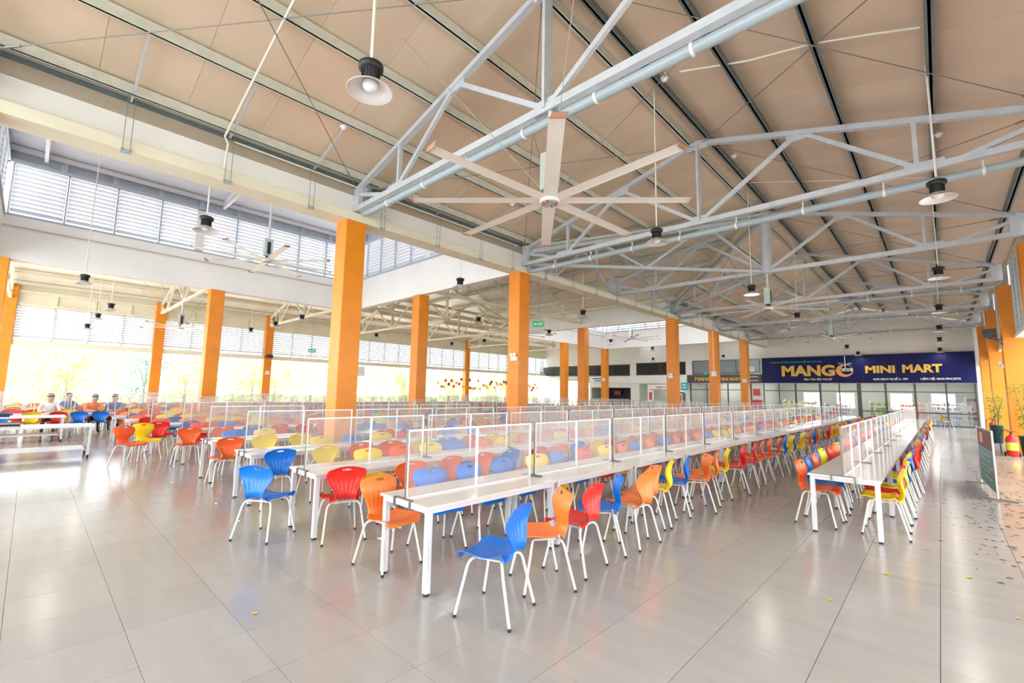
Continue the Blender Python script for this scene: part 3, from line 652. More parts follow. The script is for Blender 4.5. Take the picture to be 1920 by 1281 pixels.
shelf(-.5, 42.6, 1.6, 1.6, 5, ['pa', 'pd', 'pe', 'brown'], 'shop shelf of drinks behind the white wire screens')
shelf(1.2, 42.3, .7, 1.95, 6, ['pe', 'brown', 'pa'], 'tall narrow shop shelf at the right end of the glass front')
wb = MB((-.0, 41.5, 0))
for i in range(9):
    wb.lathe([(.04, .4), (.05, .3), (.09, .26), (.09, 0)], (.1+i*.12-.3, 41.6, .02), 'pd', 8)
    wb.lathe([(.0, .44), (.04, .44), (.04, .4)], (.1+i*.12-.3, 41.6, .02), 'wht', 8)
wb.build('water_bottles', label='row of blue water bottles on the floor behind the wire screen', cat='bottles', kind='stuff')
for i, (x, wd) in enumerate([(-1.1, .75), (-.35, .85), (.55, .85)]):
    t = thing('wire_screen', 'white wire mesh screen behind the shop glass, %s from the left' % ORD[i], 'screen', (x, 41.3, 0), group='white wire screens')
    MB().box(0, 0, .05, .03, .03, 1.5, 'wgrid').box(wd-.03, 0, .05, wd, .03, 1.5, 'wgrid').box(0, 0, 1.47, wd, .03, 1.5, 'wgrid').box(0, 0, .05, wd, .03, .08, 'wgrid').build('screen_frame', t)
    mb = MB()
    for k in range(1, 14): mb.box(k*wd/14-.004, .01, .05, k*wd/14+.004, .02, 1.5, 'wgrid')
    for k in range(1, 24): mb.box(0, .01, .05+k*.06-.004, wd, .02, .05+k*.06+.004, 'wgrid')
    mb.build('wire_mesh', t)
# kitchen counter etc.
ct = thing('serving_counter', 'wooden serving counter in front of the dark kitchen', 'counter', (-26.3, 39.6, 0))
MB().box(0, 0, 0, 1.2, .6, 1.0, 'wood').build('body', ct); MB().box(-.05, -.05, 1.0, 1.25, .65, 1.05, 'cream_l').build('top', ct)
c2 = thing('serving_counter', 'white serving counter inside the dessert shop', 'counter', (-20.3, 41.8, 0))
MB().box(0, 0, 0, 3.0, .6, 1.0, 'white').build('body', c2); MB().box(-.05, -.05, 1.0, 3.05, .65, 1.05, 'alu').build('top', c2)
sc = thing('menu_screen', 'small red menu screen above the kitchen counter', 'screen', (-25.9, 43.8, 1.6)); MB().box(0, 0, 0, .8, .06, .45, 'pa').build('panel', sc); MB().box(-.03, .01, -.03, .83, .07, .48, 'black').build('bezel', sc)
for i, x in enumerate([-19.0, -18.2, -17.6]):
    MB((x, 43.6, 0)).box(x-.25, 43.6, 0, x+.25, 44.2, 1.9, ['tealb', 'pd', 'dark'][i]).box(x-.2, 43.58, .1, x+.2, 43.6, 1.8, ['tealb', 'tealb', 'black'][i]).build('fridge', label=['teal upright fridge at the back of the dessert shop', 'blue upright fridge at the back of the dessert shop', 'black upright fridge at the back of the dessert shop'][i], cat='fridge', group='dessert shop fridges')

# ------------------------------------------------------------------ chairs
PROF = [(.240, .422, .17), (.220, .446, .205), (.155, .456, .228), (.06, .446, .235), (-.03, .440, .230), (-.095, .446, .206), (-.142, .462, .160), (-.172, .492, .118), (-.184, .532, .116),
        (-.176, .585, .146), (-.163, .640, .180), (-.160, .695, .208), (-.170, .745, .222), (-.188, .790, .218), (-.208, .824, .196), (-.220, .838, .150)]
def cr(P, t):
    i = min(int(t), len(P)-2); f = t-i; p = [P[max(0, min(len(P)-1, i+k))] for k in (-1, 0, 1, 2)]
    return tuple(.5*((2*p[1][c])+(-p[0][c]+p[2][c])*f+(2*p[0][c]-5*p[1][c]+4*p[2][c]-p[3][c])*f*f+(-p[0][c]+3*p[1][c]-3*p[2][c]+p[3][c])*f**3) for c in range(3))
def shell(mb, m, nu, ns, hole=True, thick=.008, ribs=True):
    bm = bmesh.new(); g = []; T = len(PROF)-1
    ht = 13.35
    for i in range(ns+1):
        t = T*i/ns; y, z, hw = cr(PROF, t); row = []
        y2, z2, _ = cr(PROF, min(T, t+.05)); y1, z1, _ = cr(PROF, max(0, t-.05)); d = Vector((0, y2-y1, z2-z1)).normalized(); nrm = Vector((0, -d.z, d.y))  # towards sitter/up
        if nrm.z < -.9: nrm = -nrm
        isback = max(0, min(1, (t-7)/2))
        for j in range(nu+1):
            u = -1+2*j/nu; x = hw*u
            curl = (.030 if t < 6 else .036)*abs(u)**2.5*(1 if t > 1 else .2)
            rb = 0
            if ribs and 6.2 < t < 12.3:
                a = math.sin(math.pi*(t-6.2)/6.1)
                rb = -.0075*a*max(0, math.cos(u*math.pi*7))**3*(1 if abs(u) < .86 else 0)
            P = Vector((x, y, z))+nrm*(curl+rb)
            row.append(bm.verts.new(P))
        g.append(row)
    for i in range(ns):
        for j in range(nu):
            tc_ = T*(i+.5)/ns; uc = -1+2*(j+.5)/nu
            if hole and ((uc/.25)**2+((tc_-ht)/(.36 if ns > 40 else .42))**2) < 1: continue
            bm.faces.new((g[i][j], g[i][j+1], g[i+1][j+1], g[i+1][j]))
    for v in [v for v in bm.verts if not v.link_faces]: bm.verts.remove(v)
    bm.normal_update()
    if thick: bmesh.ops.solidify(bm, geom=bm.faces[:], thickness=thick)
    bm.verts.index_update()
    mb.add([v.co.copy() for v in bm.verts], [[v.index for v in f.verts] for f in bm.faces], m, True); bm.free(); return mb
def legpath(sx, sy, curve=4):
    # from under-seat bar corner to foot
    foot = Vector((sx*.235, .225 if sy > 0 else -.245, .0)); top = Vector((sx*.13, .12 if sy > 0 else -.12, .425)); kn = Vector((sx*.185, .145 if sy > 0 else -.15, .40))
    if curve < 2: return [top, kn, foot]
    pts = [top]
    for k in range(1, curve+1):
        f = k/curve; q = Vector((sx*.185, .145 if sy > 0 else -.15, .428)); a = top; b = kn.lerp(foot, .18)
        pts.append((1-f)**2*a+2*f*(1-f)*q+f*f*b)
    pts.append(foot+Vector((0, 0, .012))); return pts
def chair_proto(color, lod):
    t = thing('cafeteria_chair', 'c', 'chair')
    if lod == 2:
        mb = shell(MB(), color, 8, 18, False, .0, False)
        for sx in (-1, 1):
            for sy in (-1, 1): mb.tube(legpath(sx, sy, 1), .011, 'legs', 4, False)
        for o in [t]: COL.objects.unlink(o); bpy.data.objects.remove(o)
        return mb.build('cafeteria_chair', label='c', cat='chair')
    nu, ns = ((42, 75) if lod == 0 else (18, 45))
    shell(MB(), color, nu, ns, True, .008, lod == 0 or True).build('seat_shell', t)
    for sx in (-1, 1):
        for sy in (-1, 1):
            l = MB().tube(legpath(sx, sy, 6 if lod == 0 else 3), .0115, 'legs', 10 if lod == 0 else 6).build('leg', t)
            if lod == 0:
                f = legpath(sx, sy)[-1]; MB().tube([f+Vector((0, 0, .012)), f-Vector((0, 0, .012))], .014, 'rubber', 8).build('foot_cap', l)
    mb = MB()
    for sy in (.12, -.12): mb.tube([(-.13, sy, .425), (.13, sy, .425)], .0115, 'legs', 6)
    for sx in (-.1, .1): mb.tube([(sx, -.12, .42), (sx, .12, .42)], .009, 'legs', 6)
    mb.build('seat_frame', t)
    return t
CN = dict(b='blue', o='orange', l='orange_lit', r='red', y='yellow'); CNAME = dict(b='blue', o='orange', l='lit orange', r='red', y='yellow')
protos = {}
stuffm = {}
def smallmesh(c):
    if c not in stuffm:
        mb = shell(MB(), CN[c], 4, 10, False, .0, False)
        for sx in (-1, 1):
            for sy in (-1, 1): mb.tube(legpath(sx, sy, 1), .011, 'legs', 3, False)
        stuffm[c] = mb
    return stuffm[c]

# rows of tables: centre x, y start, y end
ROWS = [(-.96, 7.14, 31), (-3.62, 2.42, 32), (-5.70, 2.36, 32), (-7.86, 2.33, 32), (-10.03, 2.35, 32), (-12.70, 2.45, 32), (-14.9, 2.2, 32), (-17.1, 2.0, 32), (-19.2, 1.9, 32),
        (-21.65, -2.7, 31), (-23.9, -2.6, 31), (-26.1, -2.6, 31), (-28.3, -2.6, 31), (-30.5, -2.6, 31)]
RNAME = ['row by the right aisle', 'second row from the right']+['%s row from the right' % ORD[i] for i in range(2, 14)]
def hitcol(x0, y0, x1, y1): return any(x0 < c[2]+.03 and x1 > c[0]-.03 and y0 < c[3]+.03 and y1 > c[1]-.03 for c in cols)
TLEN = 1.8; TW = .38; TZ = .74
def mk_table(lod):
    if lod:
        mb = MB(); mb.box(-TW, 0, TZ-.025, TW, TLEN, TZ, 'white_top'); mb.box(-TW+.02, .02, TZ-.07, TW-.02, TLEN-.02, TZ-.025, 'white_steel')
        for x in (-TW+.045, TW-.045):
            for y in (.05, TLEN-.05): mb.box(x-.025, y-.025, .0, x+.025, y+.025, TZ-.07, 'white_steel')
        return mb.build('dining_table', label='t', cat='table')
    t = thing('dining_table', 't', 'table')
    mb = MB(); mb.box(-TW, 0.002, TZ-.022, TW, TLEN-.002, TZ, 'white_top'); mb.build('tabletop', t)
    mb = MB()
    for x in (-TW+.045, TW-.045): mb.box(x-.02, .075, TZ-.067, x+.02, TLEN-.075, TZ-.022, 'white_steel')
    for y in (.05, TLEN-.05): mb.box(-TW+.07, y-.02, TZ-.067, TW-.07, y+.02, TZ-.022, 'white_steel')
    mb.build('apron_frame', t)
    for x in (-TW+.045, TW-.045):
        for y in (.05, TLEN-.05):
            l = MB().box(x-.025, y-.025, .022, x+.025, y+.025, TZ-.022, 'white_steel').build('leg', t)
            MB().lathe([(0, 0), (.024, 0), (.026, .01), (.026, .022), (0, .022)], (x, y, 0), 'rubber', 10).build('foot_pad', l)
    return t
PZ = 1.365
def mk_part(lod):
    z0, z1 = TZ, PZ; fw_ = .017; a, b = .03, TLEN-.03; m = (a+b)/2
    fr = MB()
    for y in (a, b-fw_): fr.box(-.012, y, z0, .012, y+fw_, z1, 'alu')
    fr.box(-.0125, a-.005, z0, .0125, a+.001, z1, 'bracket'); fr.box(-.0125, b-.001, z0, .0125, b+.005, z1, 'bracket'); fr.box(-.012, a, z0, .012, b, z0+fw_, 'alu'); fr.box(-.012, a, z1-fw_, .012, b, z1, 'alu')
    if lod:
        fr.box(-.01, m-.011, z0, .01, m+.011, z1, 'alu')
        for q0, q1 in ((a+fw_, m-.011), (m+.011, b-fw_)): fr.add([(0, q0, z0+fw_), (0, q1, z0+fw_), (0, q1, z1-fw_), (0, q0, z1-fw_)], [(0, 1, 2, 3)], 'pane')
        return fr.build('table_divider', label='p', cat='divider')
    t = thing('table_divider', 'p', 'divider')
    fr.build('frame', t); MB().box(-.01, m-.011, z0+fw_, .01, m+.011, z1-fw_, 'alu').build('mullion', t)
    for q0, q1 in ((a+fw_, m-.011), (m+.011, b-fw_)): MB().box(-.0015, q0, z0+fw_, .0015, q1, z1-fw_, 'pane').build('pane', t)
    for s, y in ((1, 0), (-1, TLEN)):
        mb = MB(); mb.box(-.13, min(y+s*.004, y+s*.028), TZ+.0005, .13, max(y+s*.004, y+s*.028), TZ+.014, 'bracket')
        for x in (-.13, .115): mb.box(x, min(y-s*.014, y+s*.004), TZ-.07, x+.015, max(y-s*.014, y+s*.004), TZ+.014, 'bracket')
        mb.build('clamp_bracket', t)
    return t
TP = [mk_table(0), mk_table(1)]; PP = [mk_part(0), mk_part(1)]; used = [False]*4
for ri, (rx, y0, y1) in enumerate(ROWS):
    y = y0; k = 0; pitch = 1.815
    while y+TLEN < y1:
        c = [cc for cc in cols if rx-TW-.05 < cc[2] and rx+TW+.05 > cc[0] and y < cc[3]+.05 and y+TLEN > cc[1]-.05]
        if c: y = c[0][3]+.08; continue
        d = math.hypot(rx, y+.9); p = project(rx, y+.9, 1.0); lod = 0 if d < 17 and p and -250 < p[0] < 2200 else 1
        if not p and not (p and True): lod = 1
        place(TP[lod], not used[lod], (rx, y, 0), 0, 'white dining table, %s from the front in the %s' % (ORD[k], RNAME[ri]), 'white dining tables'); used[lod] = True
        place(PP[lod], not used[2+lod], (rx, y, 0), 0, 'clear framed table divider, %s from the front on the %s' % (ORD[k], RNAME[ri]), 'clear table dividers'); used[2+lod] = True
        y += pitch; k += 1
# chair list
chairs = []   # x,y,rz,color,row,side
def seq(ri, side, ys_, colors, off, rz0, jit):
    for i, y in enumerate(ys_):
        c = colors[i] if i < len(colors) else random.choice('bbooorryyyl')
        chairs.append((ROWS[ri][0]+side*(off+random.uniform(-.04, .04)), y, R(rz0+random.uniform(-jit, jit)), c, ri, side))
chairs += [(-2.69, 2.70, R(108), 'b', 1, 1), (-2.76, 3.36, R(148), 'l', 1, 1), (-2.78, 3.92, R(97), 'r', 1, 1), (-2.88, 4.55, R(128), 'b', 1, 1), (-2.76, 5.04, R(88), 'l', 1, 1), (-2.92, 5.52, R(90), 'l', 1, 1), (-2.95, 6.05, R(106), 'y', 1, 1),
           (-2.98, 6.72, R(108), 'b', 1, 1), (-2.85, 7.15, R(128), 'l', 1, 1), (-2.9, 7.72, R(105), 'l', 1, 1), (-2.95, 8.35, R(112), 'y', 1, 1), (-2.86, 8.95, R(116), 'r', 1, 1), (-2.88, 9.75, R(104), 'r', 1, 1), (-2.9, 10.3, R(104), 'o', 1, 1), (-2.9, 10.85, R(110), 'o', 1, 1)]
seq(1, 1, [11.5+.5*i for i in range(40)], 'obybyyoboybrryoyryoybroy', .78, 108, 8)
seq(1, -1, [2.62, 3.27, 3.87, 4.5, 5.15, 5.75]+[6.4+.6*i for i in range(42)], 'lbbbybr', .52, -90, 9)
seq(0, 1, [7.75+.5*i for i in range(46)], 'yrybyybrrrooybboobb', .34, 90, 6)
seq(0, -1, [7.72+.51*i for i in range(45)], 'obobyro', .40, -90, 8)
chairs.append((-5.25, 2.66, R(76), 'r', 2, 1))
seq(2, 1, [3.45+.61*i for i in range(46)], 'ooobrobyr', .54, 90, 8)
seq(2, -1, [3.6+.61*i for i in range(46)], 'yoyb', .52, -90, 8)
seq(3, 1, [2.62]+[3.3+.61*i for i in range(46)], 'byooybry', .53, 90, 8)
seq(3, -1, [3.9+.62*i for i in range(45)], 'yby', .52, -90, 8)
seq(4, 1, [2.55, 3.15, 3.8]+[5.7+.61*i for i in range(42)], 'oyyrb', .53, 90, 8)
seq(4, -1, [3.0, 3.6]+[5.8+.61*i for i in range(42)], 'byb', .52, -90, 8)
seq(5, 1, [2.5]+[3.1+.61*i for i in range(47)], 'oobr', .53, 90, 10)
seq(5, -1, [3.0+.61*i for i in range(47)], 'rby', .52, -90, 8)
seq(6, 1, [2.3+.61*i for i in range(48)], 'rbo', .55, 92, 10); seq(6, -1, [2.6+.61*i for i in range(48)], '', .52, -90, 8)
for r_ in (7, 8):
    for s in (-1, 1): seq(r_, s, [2.4+.61*i for i in range(48)], '', .53, 90*s, 8)
seq(9, 1, [-1.6, -1.1, -.5, .12, .72, 1.24, 1.74, 2.35, 3.0, 3.6]+[5.8+.61*i for i in range(40)], 'rbbyrbbooy', .62, 90, 6)
seq(9, -1, [-2.0+.61*i for i in range(53)], '', .53, -90, 8)
for r_ in (10, 11, 12, 13):
    for s in (-1, 1): seq(r_, s, [-2.2+.61*i for i in range(53)], '', .53, 90*s, 8)
extra = [(-5.88, 2.05, R(32), 'b', 'blue plastic chair pulled out before the third row, its back turned to the camera'),
         (-12.95, 1.62, R(-62), 'o', 'orange plastic chair in side view standing alone left of the sixth row'),
         (-13.6, 2.0, R(-75), 'y', 'yellow plastic chair in side view between sixth and seventh rows'),
         (.2, 37.3, R(-70), 'y', 'lone yellow chair by the shop glass at the end of the aisle')]
def ok(c):
    if any(a-.27 < c[0] < b_+.27 and y_-.3 < c[1] < y2+.3 for a, y_, b_, y2 in cols): return False
    return True
chairs = [c for c in chairs if ok(c)]
def score(c):
    p = project(c[0], c[1], .6)
    if not p or not (-60 < p[0] < 1980): return 1e6
    d = math.hypot(c[0], c[1])
    # chairs on the far side of a row hide behind tables and dividers
    return d*(1 if c[5] > 0 else 1.12)*(.8 if c[4] in (0, 1) and c[5] > 0 else 1)
cnt = {}; named = []
for c in sorted(chairs, key=lambda c: c[1]):
    k = (c[4], c[5]); cnt[k] = cnt.get(k, -1)+1; named.append((c, cnt[k]))
named.sort(key=lambda q: score(q[0]))
NI = 300-len(extra)
def put(x, y, rz, col, lab, d):
    lod = 0 if d < 9.5 else (1 if d < 15 else 2); key = (col, lod)
    if key in protos: o = copytree(protos[key])
    else: o = protos[key] = chair_proto(CN[col], lod)
    o.location = (x, y, 0); o.rotation_euler = (0, 0, rz); o['label'] = lab; o['group'] = 'coloured plastic cafeteria chairs'
for x, y, rz, col, lab in extra: put(x, y, rz, col, lab, math.hypot(x, y))
for c, k in named[:NI]:
    side = 'right' if c[5] > 0 else 'left'
    put(c[0], c[1], c[2], c[3], '%s chair, %s on the %s side of the %s' % (CNAME[c[3]], ordn(k), side, RNAME[c[4]]), math.hypot(c[0], c[1]))
mb = MB(); cc = {}
for c, k in named[NI:]:
    s = smallmesh(c[3]); Rm = Matrix.Rotation(c[2], 4, 'Z'); T_ = Vector((c[0], c[1], 0)); base = len(mb.v)
    vv = [Rm @ v+T_ for v in s.v]; idx = [mb.mi(mm) for mm in s.ms]
    mb.v += vv; mb.f += [[i+base for i in f] for f in s.f]; mb.m += [idx[q] for q in s.m]; mb.sm += s.sm
mb.build('distant_chairs', label='mass of red, orange, yellow and blue chairs in the far table rows', cat='chairs', kind='stuff')

# ------------------------------------------------------------------ benches at left
def bench(x, yr, L_, lab):
    t = thing('tray_bench', lab, 'table', (x, yr, 0), group='white tray benches')
    MB().box(-.5, -L_, .72, .5, 0, .76, 'white_steel').build('tabletop', t)
    MB().box(-.42, -L_+.05, .2, .42, -.12, .23, 'white_steel').build('lower_shelf', t)
    for xx in (-.45, .45):
        for yy in (-.06, -L_+.06, -L_/2):
            l = MB().box(xx-.025, yy-.025, .08, xx+.025, yy+.025, .72, 'white_steel').build('leg', t); MB().box(xx-.02, yy-.02, 0, xx+.02, yy+.02, .08, 'rubber').build('foot', l)
bench(-15.2, 1.15, 3.4, 'nearer white metal tray bench with a low shelf at the left edge')
bench(-19.75, .85, 3.4, 'farther white metal tray bench in front of the blue chairs')
for i, (x, y) in enumerate([(-15.1, -.35), (-15.2, -.95), (-19.7, -.6)]):
    t = thing('tray_stack', ['black and pale tray stack on the nearer white bench', 'dark tray stack at the far end of the nearer white bench', 'dark tray stack on the farther white bench'][i], 'tray', (x, y, .76), group='trays on the benches')
    for k in range(3): MB().box(-.2, -.28, k*.035, .2, .28, k*.035+.02, ['white', 'dark', 'fascia'][k] if i != 2 else 'dark').box(-.22, -.3, k*.035+.02, .22, .3, k*.035+.028, 'dark' if k != 1 else 'pot').build('tray', t)

# ------------------------------------------------------------------ lamps
def lamp_proto():
    t = thing('high_bay_lamp', 'l', 'lamp')
    MB().lathe([(0, .30), (.10, .30), (.125, .285), (.125, .235), (.10, .22), (.085, .215), (.085, .10), (.07, .09)], (0, 0, 0), 'black', 20).build('heat_sink', t)
    mb = MB()
    for i in range(20): a = i*math.tau/20; mb.bar((.083*math.cos(a), .083*math.sin(a), .10), (.083*math.cos(a), .083*math.sin(a), .215), .006, .02, 'black', (math.cos(a), math.sin(a), 0))
    mb.build('cooling_fins', t)
    MB().lathe([(.075, .10), (.11, .085), (.17, .05), (.225, .0), (.23, .0), (.232, -.006), (.226, -.006), (.17, .042), (.11, .077), (.075, .092)], (0, 0, 0), 'reflector', 28).build('reflector', t)
    MB().lathe([(.08, .085), (.078, .05), (.06, .02), (.03, .005), (0, 0)], (0, 0, 0), 'dome', 18).build('diffuser', t)
    mb = MB(); mb.tube([(0, 0, .30), (.02, 0, .33), (0, 0, .36), (-.012, 0, .34)], .006, 'wire', 6); mb.build('hook', t)
    return t
lp = lamp_proto(); first = True
def add_lamp(x, y, z, top, lab, r=.013):
    global first
    o = lp if first else copytree(lp)
    first = False; o.location = (x, y, z); o['label'] = lab; o['group'] = 'high bay lamps'
    MB().tube([(0, 0, .36), (0, 0, top-z)], r, 'conduit', 8).build('suspension_rod', o)
def zceil(x, y):
    if x > XL: return max(zmain(x, y), zcross(x, y)) if x < RX and 10.9 < y < 22.9 else zmain(x, y)
    if x > -21.5:
        if 10.9 <= y <= 22.9: return zcross(x, y)
        if y > 34.9: return 6.7+.2*(y-34.9)
        return 10.6-.2*abs(x+15.7)
    return max(zout(x, y), zcross(x, y)) if x > OX and 10.9 < y < 22.9 else zout(x, y)
lamps = [(-4.1, 2.13, 4.80, 8.0, 'nearest high bay lamp, large at upper left of centre'), (-4.1, 8.68, 4.87, 8.0, 'high bay lamp right of the big ceiling fan'), (-4.1, 15.25, 4.9, 8.0, 'high bay lamp left of the round king post'),
         (-4.1, 21.5, 4.9, 8.0, 'fourth high bay lamp along the ridge'), (-4.1, 35.2, 4.78, 8.0, 'high bay lamp above the left half of the blue sign'), (-4.05, 40.0, 4.72, 8.0, 'farthest high bay lamp along the ridge'),
         (.17, 9.6, 4.9, 7.1, 'nearest high bay lamp of the right-hand row'), (.17, 16.1, 4.9, 7.1, 'second high bay lamp of the right-hand row'), (.17, 22.6, 4.9, 7.1, 'third high bay lamp of the right-hand row'), (.17, 28.9, 4.9, 7.1, 'fourth high bay lamp of the right-hand row'),
         (.17, 34.6, 4.9, 7.1, 'fifth high bay lamp of the right-hand row'), (.17, 40.2, 4.78, 7.1, 'last high bay lamp of the right-hand row, before the sign'),
         (-10.75, 2.18, 4.9, 6.6, 'high bay lamp hanging in front of the left monitor louvres'), (-10.6, 8.84, 4.9, 6.6, 'high bay lamp hanging before the white corner fascia'), (-10.7, 15.64, 4.9, 6.9, 'high bay lamp left of the second beam column row'),
         (-19.3, .88, 4.85, 9.2, 'high bay lamp at far left under the grey fascia'), (-25.3, 2.06, 4.85, 7.5, 'high bay lamp in the window-side bay, nearest'), (-29.2, 1.95, 4.82, 7.5, 'high bay lamp in the window-side bay, middle of three'),
         (-31.5, 1.75, 4.5, 6.9, 'high bay lamp in the window-side bay, lowest of three'),
         (-15.6, 26, 5.0, 9.0, 'high bay lamp under the far monitor'), (-15.6, 14.2, 4.9, 7.6, 'high bay lamp under the side roof, nearer'), (-15.6, 19.5, 4.9, 7.6, 'high bay lamp under the side roof, farther'),
         (-21.9, 8.6, 4.9, 7, 'high bay lamp left of the middle orange column'), (-25.3, 8.6, 4.9, 7.5, 'high bay lamp above the window side, second bay'), (-25.3, 14.5, 4.9, 7.5, 'high bay lamp above the window side, third bay'), (-29.2, 14.5, 4.9, 7.5, 'high bay lamp near the outer louvres, third bay'),
         (-25.3, 20.5, 4.9, 7.5, 'high bay lamp above the window side, fourth bay'), (-21.9, 20.5, 4.9, 7.2, 'high bay lamp near the far row of columns'), (-15.6, 32, 5.0, 9.0, 'high bay lamp at the back of the far monitor'), (-12.5, 38, 4.7, 7.2, 'high bay lamp in front of the small brown sign'),
         (-18.5, 38, 4.7, 7.2, 'high bay lamp in front of the dessert shop'), (-29.2, 8.6, 4.9, 7.5, 'high bay lamp near the outer louvres, second bay')]
base_children = list(lp.children)
lampd = bpy.data.lights.new('lamp_light', 'AREA'); lampd.shape = 'DISK'; lampd.size = .36; lampd.energy = 7; lampd.color = (1, .93, .84)
proto_lamp = lp
for i, (x, y, z, top, lab) in enumerate(lamps):
    top = zceil(x, y)-.005
    if i == 0: o = proto_lamp
    else:
        o = proto_lamp.copy(); COL.objects.link(o)
        for ch in base_children: c_ = ch.copy(); COL.objects.link(c_); c_.parent = o
    o.location = (x, y, z); o['label'] = lab; o['group'] = 'high bay lamps'
    MB().tube([(0, 0, .36), (0, 0, top-z)], .017 if i in (0, 6) else .014, 'conduit', 8).build('suspension_rod', o)
    if x > -24 or i % 2:
        lo = bpy.data.objects.new('lamp_light', lampd); COL.objects.link(lo); lo.parent = o; lo.location = (0, 0, -.012)

# ------------------------------------------------------------------ big ceiling fans (hub at local origin)
def fan_proto():
    t = thing('ceiling_fan', 'f', 'fan'); a0 = R(-4.4)
    for i in range(8):
        a = a0+i*math.tau/8
        ca, sa = math.cos(a), math.sin(a); n_ = (-sa, ca)
        r0, r1 = .14, 2.02; mb = MB(); pr = [(-.098, -.006), (-.03, .018), (.05, .014), (.102, -.012), (.05, -.006), (-.03, -.004)]
        vs = []
        for r_, k in ((r0, 1.), (r1, .88)):
            for p_, z_ in pr: vs.append((ca*r_+n_[0]*p_*k, sa*r_+n_[1]*p_*k, z_*k+.03))
        q = len(pr); mb.add(vs, [tuple(range(q)), tuple(range(q, 2*q))[::-1]]+[(j, j+q, (j+1) % q+q, (j+1) % q) for j in range(q)], 'blade')
        b_ = mb.build('blade', t)
        e = MB(); e.add([(ca*(r1+d)+n_[0]*p_, sa*(r1+d)+n_[1]*p_, z_) for d in (0, .012) for p_, z_ in ((-.08, .0), (.085, .0), (.12, .07), (-.05, .06))], [(0, 1, 2, 3), (7, 6, 5, 4), (0, 4, 5, 1), (1, 5, 6, 2), (2, 6, 7, 3), (3, 7, 4, 0)], 'brownend'); e.build('winglet', b_)
    MB().lathe([(0, -.03), (.13, -.03), (.15, -.01), (.15, .06), (.10, .10), (0, .10)], (0, 0, 0), 'alu', 24).build('hub', t)
    mb = MB()
    for i in range(8):
        a = i*math.tau/8+.15; a2 = a+.42; mb.add([(0.02*math.cos(a), .02*math.sin(a), -.034), (.125*math.cos(a), .125*math.sin(a), -.034), (.128*math.cos((a+a2)/2), .128*math.sin((a+a2)/2), -.034), (.125*math.cos(a2), .125*math.sin(a2), -.034)], [(0, 3, 2, 1)], 'fanred')
    mb.bar((-.11, .07, -.036), (.11, -.07, -.036), .05, .003, 'fangreen'); mb.build('badge', t)
    MB().box(-.09, -.12, .16, .09, .12, .72, 'motor').box(-.1, -.05, .22, .1, .05, .62, 'black').build('motor_housing', t)
    MB().tube([(0, 0, .08), (0, 0, .18)], .06, 'black', 12).build('shaft', t)
    return t
fan = fan_proto()
fans = [(-3.97, 4.95, 4.50, 5.9, 1.6, 'big eight-blade ceiling fan hanging from the nearest truss'), (-4.05, 16.9, 4.68, 5.9, 1.3, 'big ceiling fan hanging from the round king post'), (-4.0, 28.9, 4.85, 5.9, 1.2, 'big ceiling fan in front of the blue shop sign'),
        (-15.6, 4.9, 5.80, 9.11, 2.5, 'big ceiling fan under the left monitor louvres'), (-27.45, 4.92, 4.6, 5.9, 1.2, 'big ceiling fan in the window-side bay'), (-15.6, 28.7, 5.60, 9.11, 2.5, 'big ceiling fan under the far monitor'), (-15.65, 16.9, 4.7, 5.9, 1.2, 'big ceiling fan under the side roof')]
kids = list(fan.children)
for i, (x, y, z, top, gw, lab) in enumerate(fans):
    o = fan if i == 0 else copytree(fan)
    if i == 0: protofan_children = [c for c in o.children]
    o.location = (x, y, z); o['label'] = lab; o['group'] = 'big ceiling fans'
    if i == 0: continue
for i, o in enumerate([o for o in bpy.data.objects if o.name.startswith('ceiling_fan')]):
    x, y, z = o.location; top = [f for f in fans if abs(f[0]-x) < .01 and abs(f[1]-y) < .01][0][3]
    MB().tube([(0, 0, .7), (0, 0, top-z)], .035, 'alu', 10).build('downrod', o)
    for sx in (-1, 1):
        for sy in (-1, 1):
            if top < 7: MB().tube([(sx*.09, sy*.1, .2), (sx*1.7, sy*1.5 if abs(sy) else 0, top-z+1.2)], .006, 'wire', 5).build('guy_wire', o)

# ------------------------------------------------------------------ small fittings
def emergency(x, y, z, rz, lab):
    t = thing('emergency_light', lab, 'light', (x, y, z), rz, 'twin-head emergency lights')
    MB().box(-.13, -.07, -.11, .13, 0, .02, 'white').build('battery_box', t)
    for s in (-1, 1):
        MB().tube([(s*.07, -.06, .08), (s*.07, -.12, .08)], [.05, .06], 'white', 12).build('lamp_head', t)
    MB().box(-.01, -.05, .0, .01, -.03, .08, 'white').build('bracket', t)
emergency(-9.97, 10.7, 2.85, 0, 'white twin-head emergency light on the second beam column')
emergency(-10.06, 22.65, 2.7, 0, 'white twin-head emergency light on the third beam column')
emergency(-10.0, 34.65, 2.8, 0, 'white twin-head emergency light on the fifth beam column')
emergency(-33.1+.0, 10.95, 2.72, R(90), 'white twin-head emergency light on the window-side column')
emergency(-21.5, 34.65, 2.95, 0, 'white twin-head emergency light on the column before the kitchen')
emergency(1.66, 22.9, 2.95, R(-90), 'white twin-head emergency light on the right-hand orange column')
